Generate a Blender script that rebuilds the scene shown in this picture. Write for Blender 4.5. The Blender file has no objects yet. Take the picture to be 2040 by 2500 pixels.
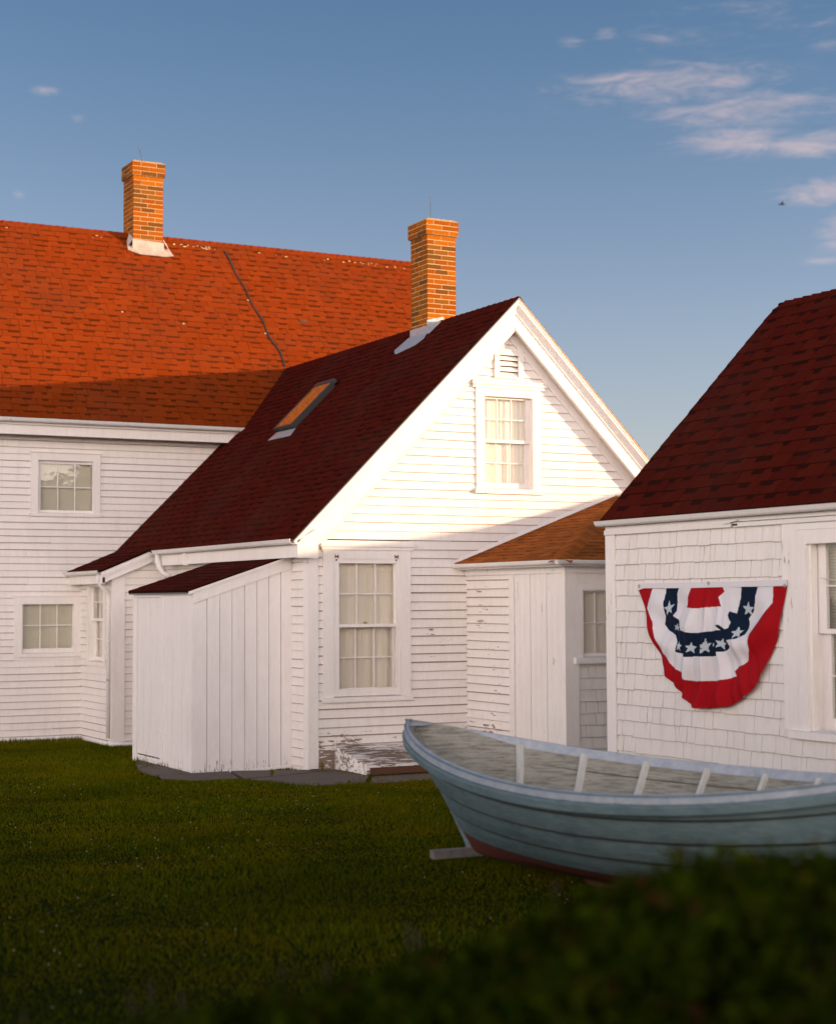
import bpy, bmesh, math, random
import numpy as np
from mathutils import Vector, Matrix
random.seed(7); RN=np.random.RandomState(11)
D2R=math.radians
scene=bpy.context.scene
COL=scene.collection
# ------------------------------------------------------------------ camera
cam_d=bpy.data.cameras.new('camera'); cam=bpy.data.objects.new('camera',cam_d); COL.objects.link(cam)
scene.camera=cam
YAW,PITCH,ROLL=D2R(28.05),D2R(3.03),D2R(-.29)
fw=Vector((math.sin(YAW)*math.cos(PITCH),math.cos(YAW)*math.cos(PITCH),math.sin(PITCH)))
rt0=Vector((math.cos(YAW),-math.sin(YAW),0)); up0=rt0.cross(fw)
rt=rt0*math.cos(ROLL)+up0*math.sin(ROLL); up=-rt0*math.sin(ROLL)+up0*math.cos(ROLL)
M=Matrix((( rt.x,up.x,-fw.x,0),(rt.y,up.y,-fw.y,0),(rt.z,up.z,-fw.z,1.65),(0,0,0,1)))
cam.matrix_world=M
cam_d.sensor_fit='HORIZONTAL'; cam_d.sensor_width=36; cam_d.lens=72.57
cam_d.clip_start=.05; cam_d.clip_end=6000
cam_d.dof.use_dof=True; cam_d.dof.focus_distance=16.0; cam_d.dof.aperture_fstop=2.3
# ------------------------------------------------------------------ sun, sky, exposure
SUN_AZ=D2R(125)   # compass angle from +Y towards +X: the sun stands low behind the camera, to the right
SUN_AZ=D2R(180-56); SUN_EL=D2R(6.2)
sd=Vector((math.sin(SUN_AZ)*math.cos(SUN_EL),math.cos(SUN_AZ)*math.cos(SUN_EL),math.sin(SUN_EL)))
sl=bpy.data.lights.new('sun','SUN'); so=bpy.data.objects.new('sun',sl); COL.objects.link(so)
so.rotation_euler=sd.to_track_quat('Z','Y').to_euler()
sl.energy=4.7; sl.angle=D2R(.6); sl.color=(1,.64,.37)
scene.view_settings.view_transform='Standard'; scene.view_settings.look='None'
scene.view_settings.exposure=0.85; scene.view_settings.gamma=1
w=bpy.data.worlds.new('World'); scene.world=w; w.use_nodes=True
def world():
    nt=w.node_tree; N=nt.nodes; L=nt.links; N.clear()
    out=N.new('ShaderNodeOutputWorld'); bg=N.new('ShaderNodeBackground'); L.new(bg.outputs[0],out.inputs[0])
    sky=N.new('ShaderNodeTexSky'); sky.sky_type='NISHITA'; sky.sun_disc=False
    sky.sun_elevation=SUN_EL; sky.sun_rotation=SUN_AZ; sky.air_density=1.0; sky.dust_density=.7; sky.ozone_density=3.2; sky.altitude=10
    bg.inputs[1].default_value=.109
    tc=N.new('ShaderNodeTexCoord'); sx=N.new('ShaderNodeSeparateXYZ'); L.new(tc.outputs['Generated'],sx.inputs[0])
    def m(op,a,b=None,c=None,clamp=False):
        n=N.new('ShaderNodeMath'); n.operation=op; n.use_clamp=clamp
        for i,v in enumerate((a,b,c)):
            if v is None: continue
            if isinstance(v,(int,float)): n.inputs[i].default_value=v
            else: L.new(v,n.inputs[i])
        return n.outputs[0]
    az=m('ARCTAN2',sx.outputs[0],sx.outputs[1]); el=m('ARCSINE',sx.outputs[2])
    cv=N.new('ShaderNodeCombineXYZ'); L.new(m('MULTIPLY',az,8),cv.inputs[0]); L.new(m('MULTIPLY',el,38),cv.inputs[1])
    def noise(sc,det,ro,dist,off):
        n=N.new('ShaderNodeTexNoise'); n.inputs['Scale'].default_value=sc; n.inputs['Detail'].default_value=det; n.inputs['Roughness'].default_value=ro; n.inputs['Distortion'].default_value=dist
        mp=N.new('ShaderNodeMapping'); mp.inputs['Location'].default_value=off; mp.inputs['Rotation'].default_value=(0,0,-.12)
        L.new(cv.outputs[0],mp.inputs[0]); L.new(mp.outputs[0],n.inputs[0]); return n.outputs['Fac']
    n1=noise(3.6,10,.72,1.0,(3.1,1.7,0)); n2=noise(.9,6,.62,1.2,(7,4,2))
    tot=None
    # clouds: azimuth offset from the view axis and elevation, in radians, half sizes, weight
    for a0,e0,wa,we,k in CL:
        q=m('ADD',m('POWER',m('ABSOLUTE',m('DIVIDE',m('SUBTRACT',az,a0),wa)),2),m('POWER',m('ABSOLUTE',m('DIVIDE',m('SUBTRACT',el,e0),we)),2))
        g=m('MULTIPLY',m('EXPONENT',m('MULTIPLY',q,-.9)),k)
        tot=g if tot is None else m('MAXIMUM',tot,g)
    a=m('ADD',m('MULTIPLY',tot,.75),m('ADD',m('MULTIPLY',m('SUBTRACT',n1,.5),1.7),m('MULTIPLY',m('SUBTRACT',n2,.5),1.0)))
    mr=N.new('ShaderNodeMapRange'); mr.interpolation_type='SMOOTHSTEP'; L.new(a,mr.inputs[0]); mr.inputs[1].default_value=.16; mr.inputs[2].default_value=1.25; mr.inputs[4].default_value=.9
    fac=m('MULTIPLY',mr.outputs[0],m('MULTIPLY',tot,1.6,clamp=True),clamp=True)
    mix=N.new('ShaderNodeMix'); mix.data_type='RGBA'; L.new(fac,mix.inputs['Factor']); L.new(sky.outputs[0],mix.inputs['A']); mix.inputs['B'].default_value=(2.9,2.45,2.6,1)
    # warm sky glow added behind the camera as fill for shaded walls
    da=m('SUBTRACT',az,D2R(222)); da=m('SUBTRACT',da,m('MULTIPLY',m('ROUND',m('DIVIDE',da,2*math.pi)),2*math.pi))
    gl=m('EXPONENT',m('MULTIPLY',m('ADD',m('POWER',m('ABSOLUTE',m('DIVIDE',da,GW)),2),m('POWER',m('ABSOLUTE',m('DIVIDE',m('SUBTRACT',el,.10),GE)),2)),-1))
    g2=N.new('ShaderNodeMix'); g2.data_type='RGBA'; g2.blend_type='ADD'; L.new(gl,g2.inputs['Factor']); L.new(mix.outputs['Result'],g2.inputs['A']); g2.inputs['B'].default_value=GC
    bl=m('EXPONENT',m('MULTIPLY',m('POWER',m('ABSOLUTE',m('DIVIDE',el,.21)),2),-1))
    g3=N.new('ShaderNodeMix'); g3.data_type='RGBA'; g3.blend_type='ADD'; L.new(bl,g3.inputs['Factor']); L.new(g2.outputs['Result'],g3.inputs['A']); g3.inputs['B'].default_value=(1.45,.92,1.0,1)
    L.new(g3.outputs['Result'],bg.inputs[0])
GW,GE,GC=1.15,.24,(38,30.2,26.2,1)
def pxdir(x,y):
    d=fw+rt*((x-1020)/4112)-up*((y-1250)/4112); d.normalize(); return math.atan2(d.x,d.y),math.asin(d.z)
CL=[]
for x,y,wx,wy,k in [(1640,205,250,55,1.0),(1850,262,260,50,1.0),(1800,345,150,38,1.05),(1960,352,150,35,1.05),(2010,465,110,40,.95),(2060,560,70,60,.9),(1390,100,45,22,.75),(1475,82,38,20,.8),(1620,95,170,40,.62),(1960,60,220,45,.62),(2020,105,60,22,.8),(105,222,45,16,.8),(190,290,22,12,.75),(2010,637,60,12,.8),(1420,215,150,28,.6),(45,475,20,12,.6),(1750,14,250,26,.55)]:
    a,e=pxdir(x,y); CL.append((a,e,wx/4112/math.cos(e),wy/4112,k))
world()
# ------------------------------------------------------------------ materials
MAT={}
def newmat(name):
    m=bpy.data.materials.new(name); m.use_nodes=True; nt=m.node_tree; b=nt.nodes['Principled BSDF']; MAT[name]=m; return m,nt,b
def nnoise(nt,scale,detail=4,rough=.55,coord='Object',stretch=None,off=(0,0,0)):
    tc=nt.nodes.new('ShaderNodeTexCoord'); n=nt.nodes.new('ShaderNodeTexNoise'); n.inputs['Scale'].default_value=scale; n.inputs['Detail'].default_value=detail; n.inputs['Roughness'].default_value=rough
    mp=nt.nodes.new('ShaderNodeMapping'); mp.inputs['Location'].default_value=off
    if stretch: mp.inputs['Scale'].default_value=stretch
    nt.links.new(tc.outputs[coord],mp.inputs[0]); nt.links.new(mp.outputs[0],n.inputs['Vector']); return n.outputs['Fac']
def ramp(nt,src,stops,interp='LINEAR'):
    r=nt.nodes.new('ShaderNodeValToRGB'); r.color_ramp.interpolation=interp
    el=r.color_ramp.elements
    while len(el)>1: el.remove(el[0])
    for i,(p,c) in enumerate(stops):
        if not isinstance(c,(tuple,list)): c=(c,c,c)
        e=el[0] if i==0 else el.new(p)
        e.position=p; e.color=(*c[:3],1)
    if src is not None: nt.links.new(src,r.inputs[0])
    return r.outputs[0]
def mixc(nt,f,a,b,mode='MIX'):
    x=nt.nodes.new('ShaderNodeMix'); x.data_type='RGBA'; x.blend_type=mode
    for v,s in ((f,'Factor'),(a,'A'),(b,'B')):
        if isinstance(v,(int,float)): x.inputs[s].default_value=v
        elif isinstance(v,(tuple,list)): x.inputs[s].default_value=(*v[:3],1)
        else: nt.links.new(v,x.inputs[s])
    return x.outputs['Result']
def mth(nt,op,a,b=0.0,clamp=False):
    n=nt.nodes.new('ShaderNodeMath'); n.operation=op; n.use_clamp=clamp
    for i,v in enumerate((a,b)):
        if isinstance(v,(int,float)): n.inputs[i].default_value=v
        else: nt.links.new(v,n.inputs[i])
    return n.outputs[0]
def bump(nt,b,h,st=.3,dist=.01):
    n=nt.nodes.new('ShaderNodeBump'); n.inputs['Strength'].default_value=st; n.inputs['Distance'].default_value=dist
    nt.links.new(h,n.inputs['Height']); nt.links.new(n.outputs[0],b.inputs['Normal'])
def island(nt):
    g=nt.nodes.new('ShaderNodeNewGeometry'); return g.outputs['Random Per Island']
def zpos(nt):
    g=nt.nodes.new('ShaderNodeNewGeometry'); s=nt.nodes.new('ShaderNodeSeparateXYZ'); nt.links.new(g.outputs['Position'],s.inputs[0]); return s.outputs[2]
def paint(name,col=(.83,.80,.775),wear=0.0,wood=(.20,.15,.115),stretch=(1,1,6),lowwear=0.0,rough=.55,scale=9):
    m,nt,b=newmat(name)
    n=nnoise(nt,2.3,5,.6); n2=nnoise(nt,40,3,.6,stretch=(1,1,.25))
    c=mixc(nt,ramp(nt,n,[(.3,.0),(.75,1.0)]),tuple(x*.93 for x in col),col)
    c=mixc(nt,ramp(nt,n2,[(.35,.0),(.7,.30)]),c,tuple(x*f for x,f in zip(col,(.80,.77,.71)))); n4=nnoise(nt,5,5,.65,stretch=(2.5,2.5,.35),off=(4,7,2)); c=mixc(nt,ramp(nt,n4,[(.5,.0),(.75,.35)]),c,tuple(x*f for x,f in zip(col,(.74,.70,.62))))
    c=mixc(nt,mth(nt,'MULTIPLY',island(nt),.16),c,tuple(x*.86 for x in col))
    if wear or lowwear:
        p=nnoise(nt,scale,8,.72,stretch=stretch); p2=nnoise(nt,1.7,3,.5,off=(5,2,1))
        s=mth(nt,'ADD',p,mth(nt,'MULTIPLY',mth(nt,'SUBTRACT',p2,.5),.45))
        th=.80-wear
        if lowwear:
            z=zpos(nt); mr=nt.nodes.new('ShaderNodeMapRange'); nt.links.new(z,mr.inputs[0]); mr.inputs[1].default_value=-.05; mr.inputs[2].default_value=.42; mr.inputs[3].default_value=lowwear; mr.inputs[4].default_value=0
            s=mth(nt,'ADD',s,mr.outputs[0])
        k=ramp(nt,s,[(th,0.0),(th+.012,1.0)])
        wd=mixc(nt,nnoise(nt,60,3,.6,stretch=(.2,.2,3)),tuple(x*.6 for x in wood),tuple(x*1.5 for x in wood))
        c=mixc(nt,k,c,wd)
        bump(nt,b,mth(nt,'SUBTRACT',mth(nt,'MULTIPLY',n2,.4),k),.35,.004)
    else: bump(nt,b,n2,.18,.004)
    nt.links.new(c,b.inputs['Base Color']); b.inputs['Roughness'].default_value=rough; b.inputs['Specular IOR Level'].default_value=.3
    return m
paint('white_paint'); paint('siding',wear=.05,lowwear=.0)
paint('siding_worn',wear=.125,lowwear=.34,stretch=(1,1,5),scale=7)
paint('trim_worn',wear=.115,stretch=(6,6,.8),scale=6)
paint('trim',wear=.06,stretch=(3,3,1),scale=6)
paint('shed_paint',col=(.80,.775,.77),wear=.05,lowwear=.20,stretch=(6,6,1))
paint('hatch_paint',wear=.30,stretch=(1,6,6),scale=5,wood=(.15,.11,.085))
paint('shingle_paint',col=(.78,.755,.725),wear=.075,lowwear=.0,stretch=(5,5,1),scale=7,wood=(.30,.22,.17))
paint('gutter_paint',col=(.76,.74,.72),wear=.12,stretch=(1,1,3),scale=6,wood=(.18,.15,.13))
def flat(name,col,rough=.6,spec=.3,metal=0,var=.12,scale=25):
    m,nt,b=newmat(name); n=nnoise(nt,scale,4,.6)
    c=mixc(nt,n,tuple(x*(1-var*2) for x in col),tuple(x*(1+var) for x in col)); nt.links.new(c,b.inputs['Base Color'])
    b.inputs['Roughness'].default_value=rough; b.inputs['Specular IOR Level'].default_value=spec; b.inputs['Metallic'].default_value=metal
    return m
flat('lap_dirt_shade',(.30,.22,.165)); flat('dark_gap',(.05,.038,.03)); flat('lap_dirt_shade_dark',(.2,.15,.11)); flat('dark_interior',(.10,.095,.085)); flat('drip_edge',(.10,.11,.12),.4)  # lap tones: dirty board edge with the lap shadow painted in
flat('lead',(.42,.43,.46),.45,.5,.2,.3,18); flat('pale_lead',(.50,.43,.38),.6,.3,0,.3,12); flat('rod_metal',(.10,.09,.10),.4,.5,.5); flat('skylight_frame',(.035,.035,.035),.45,.5)
flat('old_mortar',(.56,.40,.22),.9,.05); flat('brass',(.45,.28,.08),.35,.5,.8); flat('rust',(.12,.055,.03),.8)
flat('grommet',(.35,.31,.2),.35,.5,.7); flat('footing',(.80,.79,.78)); flat('twine',(.6,.55,.42))
def shingle(name,ca,cb,cc,dirt_shade=(.05,.03,.02)):
    m,nt,b=newmat(name)
    r=island(nt); c=ramp(nt,r,[(0,ca),(.45,cb),(1,cc)])
    n=nnoise(nt,220,2,.7); c=mixc(nt,ramp(nt,n,[(.35,0.0),(.65,.38)]),c,tuple(x*.45 for x in ca))
    n2=nnoise(nt,1.1,4,.6); c=mixc(nt,ramp(nt,n2,[(.45,0.0),(.8,.3)]),c,dirt_shade)
    nt.links.new(c,b.inputs['Base Color']); b.inputs['Roughness'].default_value=1; b.inputs['Specular IOR Level'].default_value=.02
    bump(nt,b,n,.5,.003)
shingle('red_shingle',(.215,.034,.005),(.235,.038,.006),(.258,.043,.007))
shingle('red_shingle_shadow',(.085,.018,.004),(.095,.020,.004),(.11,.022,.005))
shingle('maroon_shingle',(.062,.0075,.0045),(.072,.0085,.005),(.084,.0105,.0055))
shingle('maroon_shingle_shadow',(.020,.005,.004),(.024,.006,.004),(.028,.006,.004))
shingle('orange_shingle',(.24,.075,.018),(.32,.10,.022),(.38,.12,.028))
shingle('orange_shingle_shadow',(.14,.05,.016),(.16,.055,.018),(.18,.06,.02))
def brickm(name,stops):
    m,nt,b=newmat(name); c=ramp(nt,island(nt),stops,'CONSTANT'); n=nnoise(nt,60,5,.7)
    c=mixc(nt,ramp(nt,n,[(.4,0.0),(.75,.5)]),c,(.24,.095,.02)); nt.links.new(c,b.inputs['Base Color']); b.inputs['Specular IOR Level'].default_value=.05; b.inputs['Roughness'].default_value=.9; bump(nt,b,n,.5,.004)
brickm('brick',[(0,(.26,.062,.002)),(.22,(.32,.082,.003)),(.42,(.37,.105,.003)),(.6,(.28,.070,.002)),(.76,(.13,.052,.010)),(.9,(.21,.08,.010))])
def glass():
    m=bpy.data.materials.new('glass'); m.use_nodes=True; MAT['glass']=m; nt=m.node_tree; nt.nodes.clear(); N=nt.nodes
    o=N.new('ShaderNodeOutputMaterial'); mx=N.new('ShaderNodeMixShader'); t=N.new('ShaderNodeBsdfTransparent'); g=N.new('ShaderNodeBsdfGlossy'); g.inputs['Roughness'].default_value=.02
    t.inputs[0].default_value=(.97,.97,.955,1)
    ge=N.new('ShaderNodeNewGeometry'); dp=N.new('ShaderNodeVectorMath'); dp.operation='DOT_PRODUCT'; nt.links.new(ge.outputs['Normal'],dp.inputs[0]); nt.links.new(ge.outputs['Incoming'],dp.inputs[1])
    cs=mth(nt,'ABSOLUTE',dp.outputs['Value']); f2=mth(nt,'MULTIPLY',mth(nt,'ADD',mth(nt,'MULTIPLY',mth(nt,'POWER',mth(nt,'SUBTRACT',1.0,cs,True),5.0),.96),.04),1.3,True)
    nt.links.new(f2,mx.inputs[0]); nt.links.new(t.outputs[0],mx.inputs[1]); nt.links.new(g.outputs[0],mx.inputs[2]); nt.links.new(mx.outputs[0],o.inputs[0])
    bp=N.new('ShaderNodeBump'); bp.inputs['Strength'].default_value=.12; bp.inputs['Distance'].default_value=.02
    nt.links.new(nnoise(nt,4,3,.5),bp.inputs['Height']); nt.links.new(bp.outputs[0],g.inputs['Normal'])
glass()
def fabric(name,col,rough=.85,var=.1,trans=0):
    m,nt,b=newmat(name); n=nnoise(nt,300,2,.6); n2=nnoise(nt,6,4,.6)
    c=mixc(nt,n2,tuple(x*(1-var) for x in col),col); c=mixc(nt,mth(nt,'MULTIPLY',n,.2),c,tuple(x*.6 for x in col)); nt.links.new(c,b.inputs['Base Color'])
    b.inputs['Roughness'].default_value=rough; b.inputs['Specular IOR Level'].default_value=.15
    return m
fabric('curtain',(.84,.77,.67),.85,.08); fabric('shade_cloth',(.64,.62,.52),.85,.08); fabric('blind',(.55,.55,.50))
fabric('bunting_red',(.34,.003,.008)); fabric('bunting_white',(.70,.69,.72)); fabric('bunting_blue',(.003,.012,.032)); fabric('bunting_star',(.45,.52,.56))
def skyl():
    m,nt,b=newmat('skylight_shade'); n=nnoise(nt,16,5,.7,stretch=(1,1,2)); c=ramp(nt,n,[(.36,(.12,.05,.01)),(.46,(.42,.13,.02)),(.7,(.55,.18,.025))]); nt.links.new(c,b.inputs['Base Color']); b.inputs['Roughness'].default_value=.25
skyl()
def boatm():
    m,nt,b=newmat('boat_blue'); n=nnoise(nt,3,5,.65,stretch=(1,1,1)); n2=nnoise(nt,26,6,.7,stretch=(.35,.35,2.2)); n3=nnoise(nt,9,7,.75,stretch=(.5,.5,2),off=(3,1,4))
    c=mixc(nt,ramp(nt,n,[(.3,0.0),(.7,1.0)]),(.085,.15,.165),(.15,.235,.25)); c=mixc(nt,ramp(nt,n2,[(.42,0.0),(.70,.6)]),c,(.24,.30,.30)); c=mixc(nt,ramp(nt,n3,[(.58,0.0),(.66,.6)]),c,(.10,.10,.085))
    nt.links.new(c,b.inputs['Base Color']); b.inputs['Roughness'].default_value=.6; b.inputs['Specular IOR Level'].default_value=.3; bump(nt,b,n2,.3,.004)
    m,nt,b=newmat('rail_paint'); n=nnoise(nt,14,7,.7,stretch=(1,1,1)); c=mixc(nt,ramp(nt,n,[(.35,0.0),(.65,1.0)]),(.29,.345,.40),(.45,.485,.52)); n2=nnoise(nt,30,6,.8,off=(2,2,2)); c=mixc(nt,ramp(nt,n2,[(.62,0.0),(.68,.7)]),c,(.16,.14,.13))
    nt.links.new(c,b.inputs['Base Color']); b.inputs['Roughness'].default_value=.5; bump(nt,b,n2,.2,.003)
    m,nt,b=newmat('boat_inside'); n=nnoise(nt,5,6,.7); n2=nnoise(nt,30,7,.8,stretch=(.22,.22,3)); c=mixc(nt,n,(.25,.25,.20),(.42,.41,.34)); c=mixc(nt,ramp(nt,n2,[(.46,0.0),(.60,.85)]),c,(.13,.11,.085)); nt.links.new(c,b.inputs['Base Color']); b.inputs['Roughness'].default_value=.8; bump(nt,b,n2,.3,.004)
    m,nt,b=newmat('boat_red'); n=nnoise(nt,14,6,.7); c=mixc(nt,n,(.085,.016,.008),(.15,.030,.016)); nt.links.new(c,b.inputs['Base Color']); b.inputs['Roughness'].default_value=.75
boatm()
flat('rib_paint',(.62,.62,.56),.7); flat('grey_wood',(.24,.22,.20),.85,.2,0,.3,14)
def ground_m():
    m,nt,b=newmat('soil'); n=nnoise(nt,1.2,6,.6); n2=nnoise(nt,30,4,.7); c=mixc(nt,n,(.014,.022,.003),(.032,.038,.006)); c=mixc(nt,ramp(nt,n2,[(.4,0.0),(.7,.5)]),c,(.035,.030,.010)); nt.links.new(c,b.inputs['Base Color']); b.inputs['Roughness'].default_value=1; b.inputs['Specular IOR Level'].default_value=0
    m,nt,b=newmat('paving'); n=nnoise(nt,4,5,.6); n2=nnoise(nt,90,3,.8); c=mixc(nt,n,(.075,.055,.038),(.15,.115,.08)); c=mixc(nt,mth(nt,'MULTIPLY',n2,.6),c,(.09,.075,.07)); c=mixc(nt,mth(nt,'MULTIPLY',island(nt),.5),c,(.12,.09,.08)); nt.links.new(c,b.inputs['Base Color']); b.inputs['Roughness'].default_value=.9; bump(nt,b,n2,.5,.004)
    m,nt,b=newmat('grass_blade'); r=island(nt); c=ramp(nt,r,[(0,(.032,.052,.001)),(.4,(.056,.080,.0015)),(.75,(.098,.112,.002)),(.94,(.16,.135,.008)),(1,(.22,.165,.02))])
    n=nnoise(nt,.9,4,.6); c=mixc(nt,ramp(nt,n,[(.42,0.0),(.68,.75)]),c,(.15,.115,.003)); n3=nnoise(nt,.55,3,.5,off=(9,3,0)); c=mixc(nt,ramp(nt,n3,[(.45,0.0),(.7,.55)]),c,(.022,.040,.001))
    nt.links.new(c,b.inputs['Base Color']); b.inputs['Roughness'].default_value=.8; b.inputs['Specular IOR Level'].default_value=0
    m,nt,b=newmat('leaf'); r=island(nt); c=ramp(nt,r,[(0,(.010,.019,.001)),(.5,(.022,.036,.0015)),(.86,(.042,.056,.002)),(.97,(.030,.018,.005)),(1,(.045,.016,.006))]); nt.links.new(c,b.inputs['Base Color']); b.inputs['Roughness'].default_value=.9; b.inputs['Specular IOR Level'].default_value=0
ground_m()
flat('petal',(.42,.40,.28)); flat('twig',(.06,.04,.025)); flat('bird_grey',(.05,.05,.055))
# ------------------------------------------------------------------ mesh helpers
class MB:
    def __init__(s): s.v=[]; s.f=[]; s.m=[]
    def add(s,vs,fs,mi=0):
        o=len(s.v); s.v+= [tuple(p) for p in vs]; s.f+= [tuple(i+o for i in f) for f in fs]; s.m+= [mi]*len(fs)
    def hexa(s,p,mi=0): # p: 8 points, bottom 4 ccw, top 4
        s.add(p,[(0,3,2,1),(4,5,6,7),(0,1,5,4),(1,2,6,5),(2,3,7,6),(3,0,4,7)],mi)
    def build(s,name,mats,parent=None,smooth=False,label=None):
        me=bpy.data.meshes.new(name); me.from_pydata(s.v,[],s.f)
        if not isinstance(mats,(list,tuple)): mats=[mats]
        for k in mats: me.materials.append(MAT[k])
        if len(mats)>1: me.polygons.foreach_set('material_index',s.m)
        bm=bmesh.new(); bm.from_mesh(me); bmesh.ops.recalc_face_normals(bm,faces=bm.faces); bm.to_mesh(me); bm.free()
        if smooth: me.polygons.foreach_set('use_smooth',[True]*len(me.polygons))
        me.update()
        o=bpy.data.objects.new(name,me); COL.objects.link(o)
        if parent: o.parent=parent; 
        if parent: o.matrix_parent_inverse=pinv(parent)
        if label: o['label']=label
        return o
def pinv(p):
    bl=Matrix.Translation(p.location); q=p
    t=Vector(p.location)
    while q.parent: q=q.parent; t=t+Vector(q.location) if not getattr(q,'_x',None) else t
    return Matrix.Translation(-world_loc(p))
WL={}
def world_loc(o): return Vector(WL.get(o.name,(0,0,0)))
def thing(name,loc,label,cat,group=None):
    o=bpy.data.objects.new(name,None); COL.objects.link(o); o.location=loc; WL[o.name]=tuple(loc); o.empty_display_size=.2
    o['label']=label; o['category']=cat
    if group: o['group']=group
    return o
def tag(o,label=None,cat=None,group=None,kind=None):
    for k,v in (('label',label),('category',cat),('group',group),('kind',kind)):
        if v: o[k]=v
class Fr:
    """local wall frame: u along the wall, v up, n outwards"""
    def __init__(s,O,u,v,n): s.O=Vector(O); s.u=Vector(u).normalized(); s.v=Vector(v).normalized(); s.n=Vector(n).normalized()
    def P(s,a,b,c): return s.O+s.u*a+s.v*b+s.n*c
    def box(s,mb,u0,u1,v0,v1,n0,n1,mi=0):
        P=s.P; mb.hexa([P(u0,v0,n0),P(u1,v0,n0),P(u1,v0,n1),P(u0,v0,n1),P(u0,v1,n0),P(u1,v1,n0),P(u1,v1,n1),P(u0,v1,n1)],mi)
    def quad(s,mb,c,mi=0): mb.add([s.P(*p) for p in c],[(0,1,2,3)],mi)
Y_=lambda Y:Fr((0,Y,0),(1,0,0),(0,0,1),(0,-1,0))      # faces -Y, u = X
X_=lambda X:Fr((X,0,0),(0,-1,0),(0,0,1),(-1,0,0))     # faces -X, u = -Y
def extrude(mb,prof,vec,mi=0,caps=True):
    n=len(prof); vec=Vector(vec); a=[Vector(p) for p in prof]; b=[p+vec for p in a]
    fs=[(i,(i+1)%n,(i+1)%n+n,i+n) for i in range(n)]
    if caps: fs+=[tuple(range(n))[::-1],tuple(range(n,2*n))]
    mb.add(a+b,fs,mi)
def tube(mb,pts,r,seg=8,mi=0,caps=True):
    pts=[Vector(p) for p in pts]; rings=[]
    for i,p in enumerate(pts):
        d=(pts[min(i+1,len(pts)-1)]-pts[max(i-1,0)]).normalized()
        a=d.cross(Vector((0,0,1)));  a=a.normalized() if a.length>1e-3 else Vector((1,0,0)); b=d.cross(a)
        rr=r[i] if isinstance(r,(list,tuple)) else r
        rings.append([p+(a*math.cos(t)+b*math.sin(t))*rr for t in [2*math.pi*k/seg for k in range(seg)]])
    vs=[v for ri in rings for v in ri]; fs=[]
    for i in range(len(pts)-1):
        for k in range(seg): fs.append((i*seg+k,i*seg+(k+1)%seg,(i+1)*seg+(k+1)%seg,(i+1)*seg+k))
    if caps: fs+= [tuple(range(seg)),tuple(range((len(pts)-1)*seg,len(pts)*seg))]
    mb.add(vs,fs,mi)
def subtract(iv,holes):
    for a,b in holes:
        out=[]
        for x0,x1 in iv:
            if b<=x0 or a>=x1: out.append((x0,x1)); continue
            if a>x0: out.append((x0,a))
            if b<x1: out.append((b,x1))
        iv=out
    return iv
def clap(mb,fr,u0,u1,v0,v1,expo=.09,holes=(),lo=None,hi=None,dirt_shade=.0048,seed=0,thick=.015,joints=True):
    """lapped boards; lo(v),hi(v) give the sloping ends; material 0 paint, 1 dirty lap line with its shadow painted in"""
    rr=random.Random(seed+5); v=v0
    while v<v1-.01:
        vb=v+rr.uniform(-.0012,.0012); vt=min(v+expo+.008,v1)
        hs=[(h[0],h[1]) for h in holes if h[2]<vb+expo-.001 and h[3]>vb+.001]
        for h in holes:
            for za,zb in ((vb,min(h[2],vb+expo)),(max(h[3],vb),vb+expo)):
                if h[2]<vb+expo-.001 and h[3]>vb+.001 and zb-za>.004 and za>=vb-1e-6:
                    pa,pb=max(h[0],u0),min(h[1],u1)
                    if pb<=pa: continue
                    ta,tb=[thick+(0.001-thick)*(zz-vb)/(expo+.008) for zz in (za,zb)]; P=fr.P
                    mb.add([P(pa,za,ta),P(pb,za,ta),P(pb,zb,tb),P(pa,zb,tb)],[(0,1,2,3)],0)
                    mb.add([P(pa,za,0),P(pb,za,0),P(pb,za,ta),P(pa,za,ta)],[(0,1,2,3)],1 if za==vb else 0)
        # segment at bottom edge
        a=u0 if lo is None else max(u0,lo(vb)); b=u1 if hi is None else min(u1,hi(vb))
        if b-a<.02: v+=expo; continue
        iv=subtract([(a,b)],hs)
        for x0,x1 in iv:
            if x1-x0<.01: continue
            cuts=[x0]
            if joints:
                x=x0+rr.uniform(1.2,4.5)
                while x<x1-.5: cuts.append(x); x+=rr.uniform(1.6,4.5)
            cuts.append(x1)
            for i in range(len(cuts)-1):
                p,q=cuts[i]+(.0008 if i else 0),cuts[i+1]-(.0008 if i<len(cuts)-2 else 0)
                pt,qt=p,q
                if lo is not None and p==a: pt=max(p,lo(vt))
                if hi is not None and q==b: qt=min(q,hi(vt))
                if qt<=pt: qt=pt+.001
                t=thick+rr.uniform(-.0015,.0015); g=dirt_shade*rr.uniform(.4,1.7)
                ns=max(1,int((q-p)/.55)); 
                for k in range(ns):
                    f0,f1=k/ns,(k+1)/ns
                    A0,A1=p+(q-p)*f0,p+(q-p)*f1; B0,B1=pt+(qt-pt)*f0,pt+(qt-pt)*f1
                    w0=.0018*math.sin(A0*3.1+v*40); w1=.0018*math.sin(A1*3.1+v*40)
                    P=fr.P
                    vs=[P(A0,vb+w0,0),P(A1,vb+w1,0),P(A1,vb+w1,t),P(A0,vb+w0,t),P(A0,vb+w0+g,t-.0003),P(A1,vb+w1+g,t-.0003),P(B0,vt,.001),P(B1,vt,.001)]
                    mb.add(vs,[(0,1,2,3)],1); mb.add([vs[3],vs[2],vs[5],vs[4]],[(0,1,2,3)],1)
                    mb.add([vs[4],vs[5],vs[7],vs[6]],[(0,1,2,3)],0)
                e=[(p,pt),(q,qt)]
                for A,B in e: mb.add([fr.P(A,vb,0),fr.P(A,vb,t),fr.P(B,vt,.001)],[(0,1,2)],0)
        v+=expo
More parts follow.
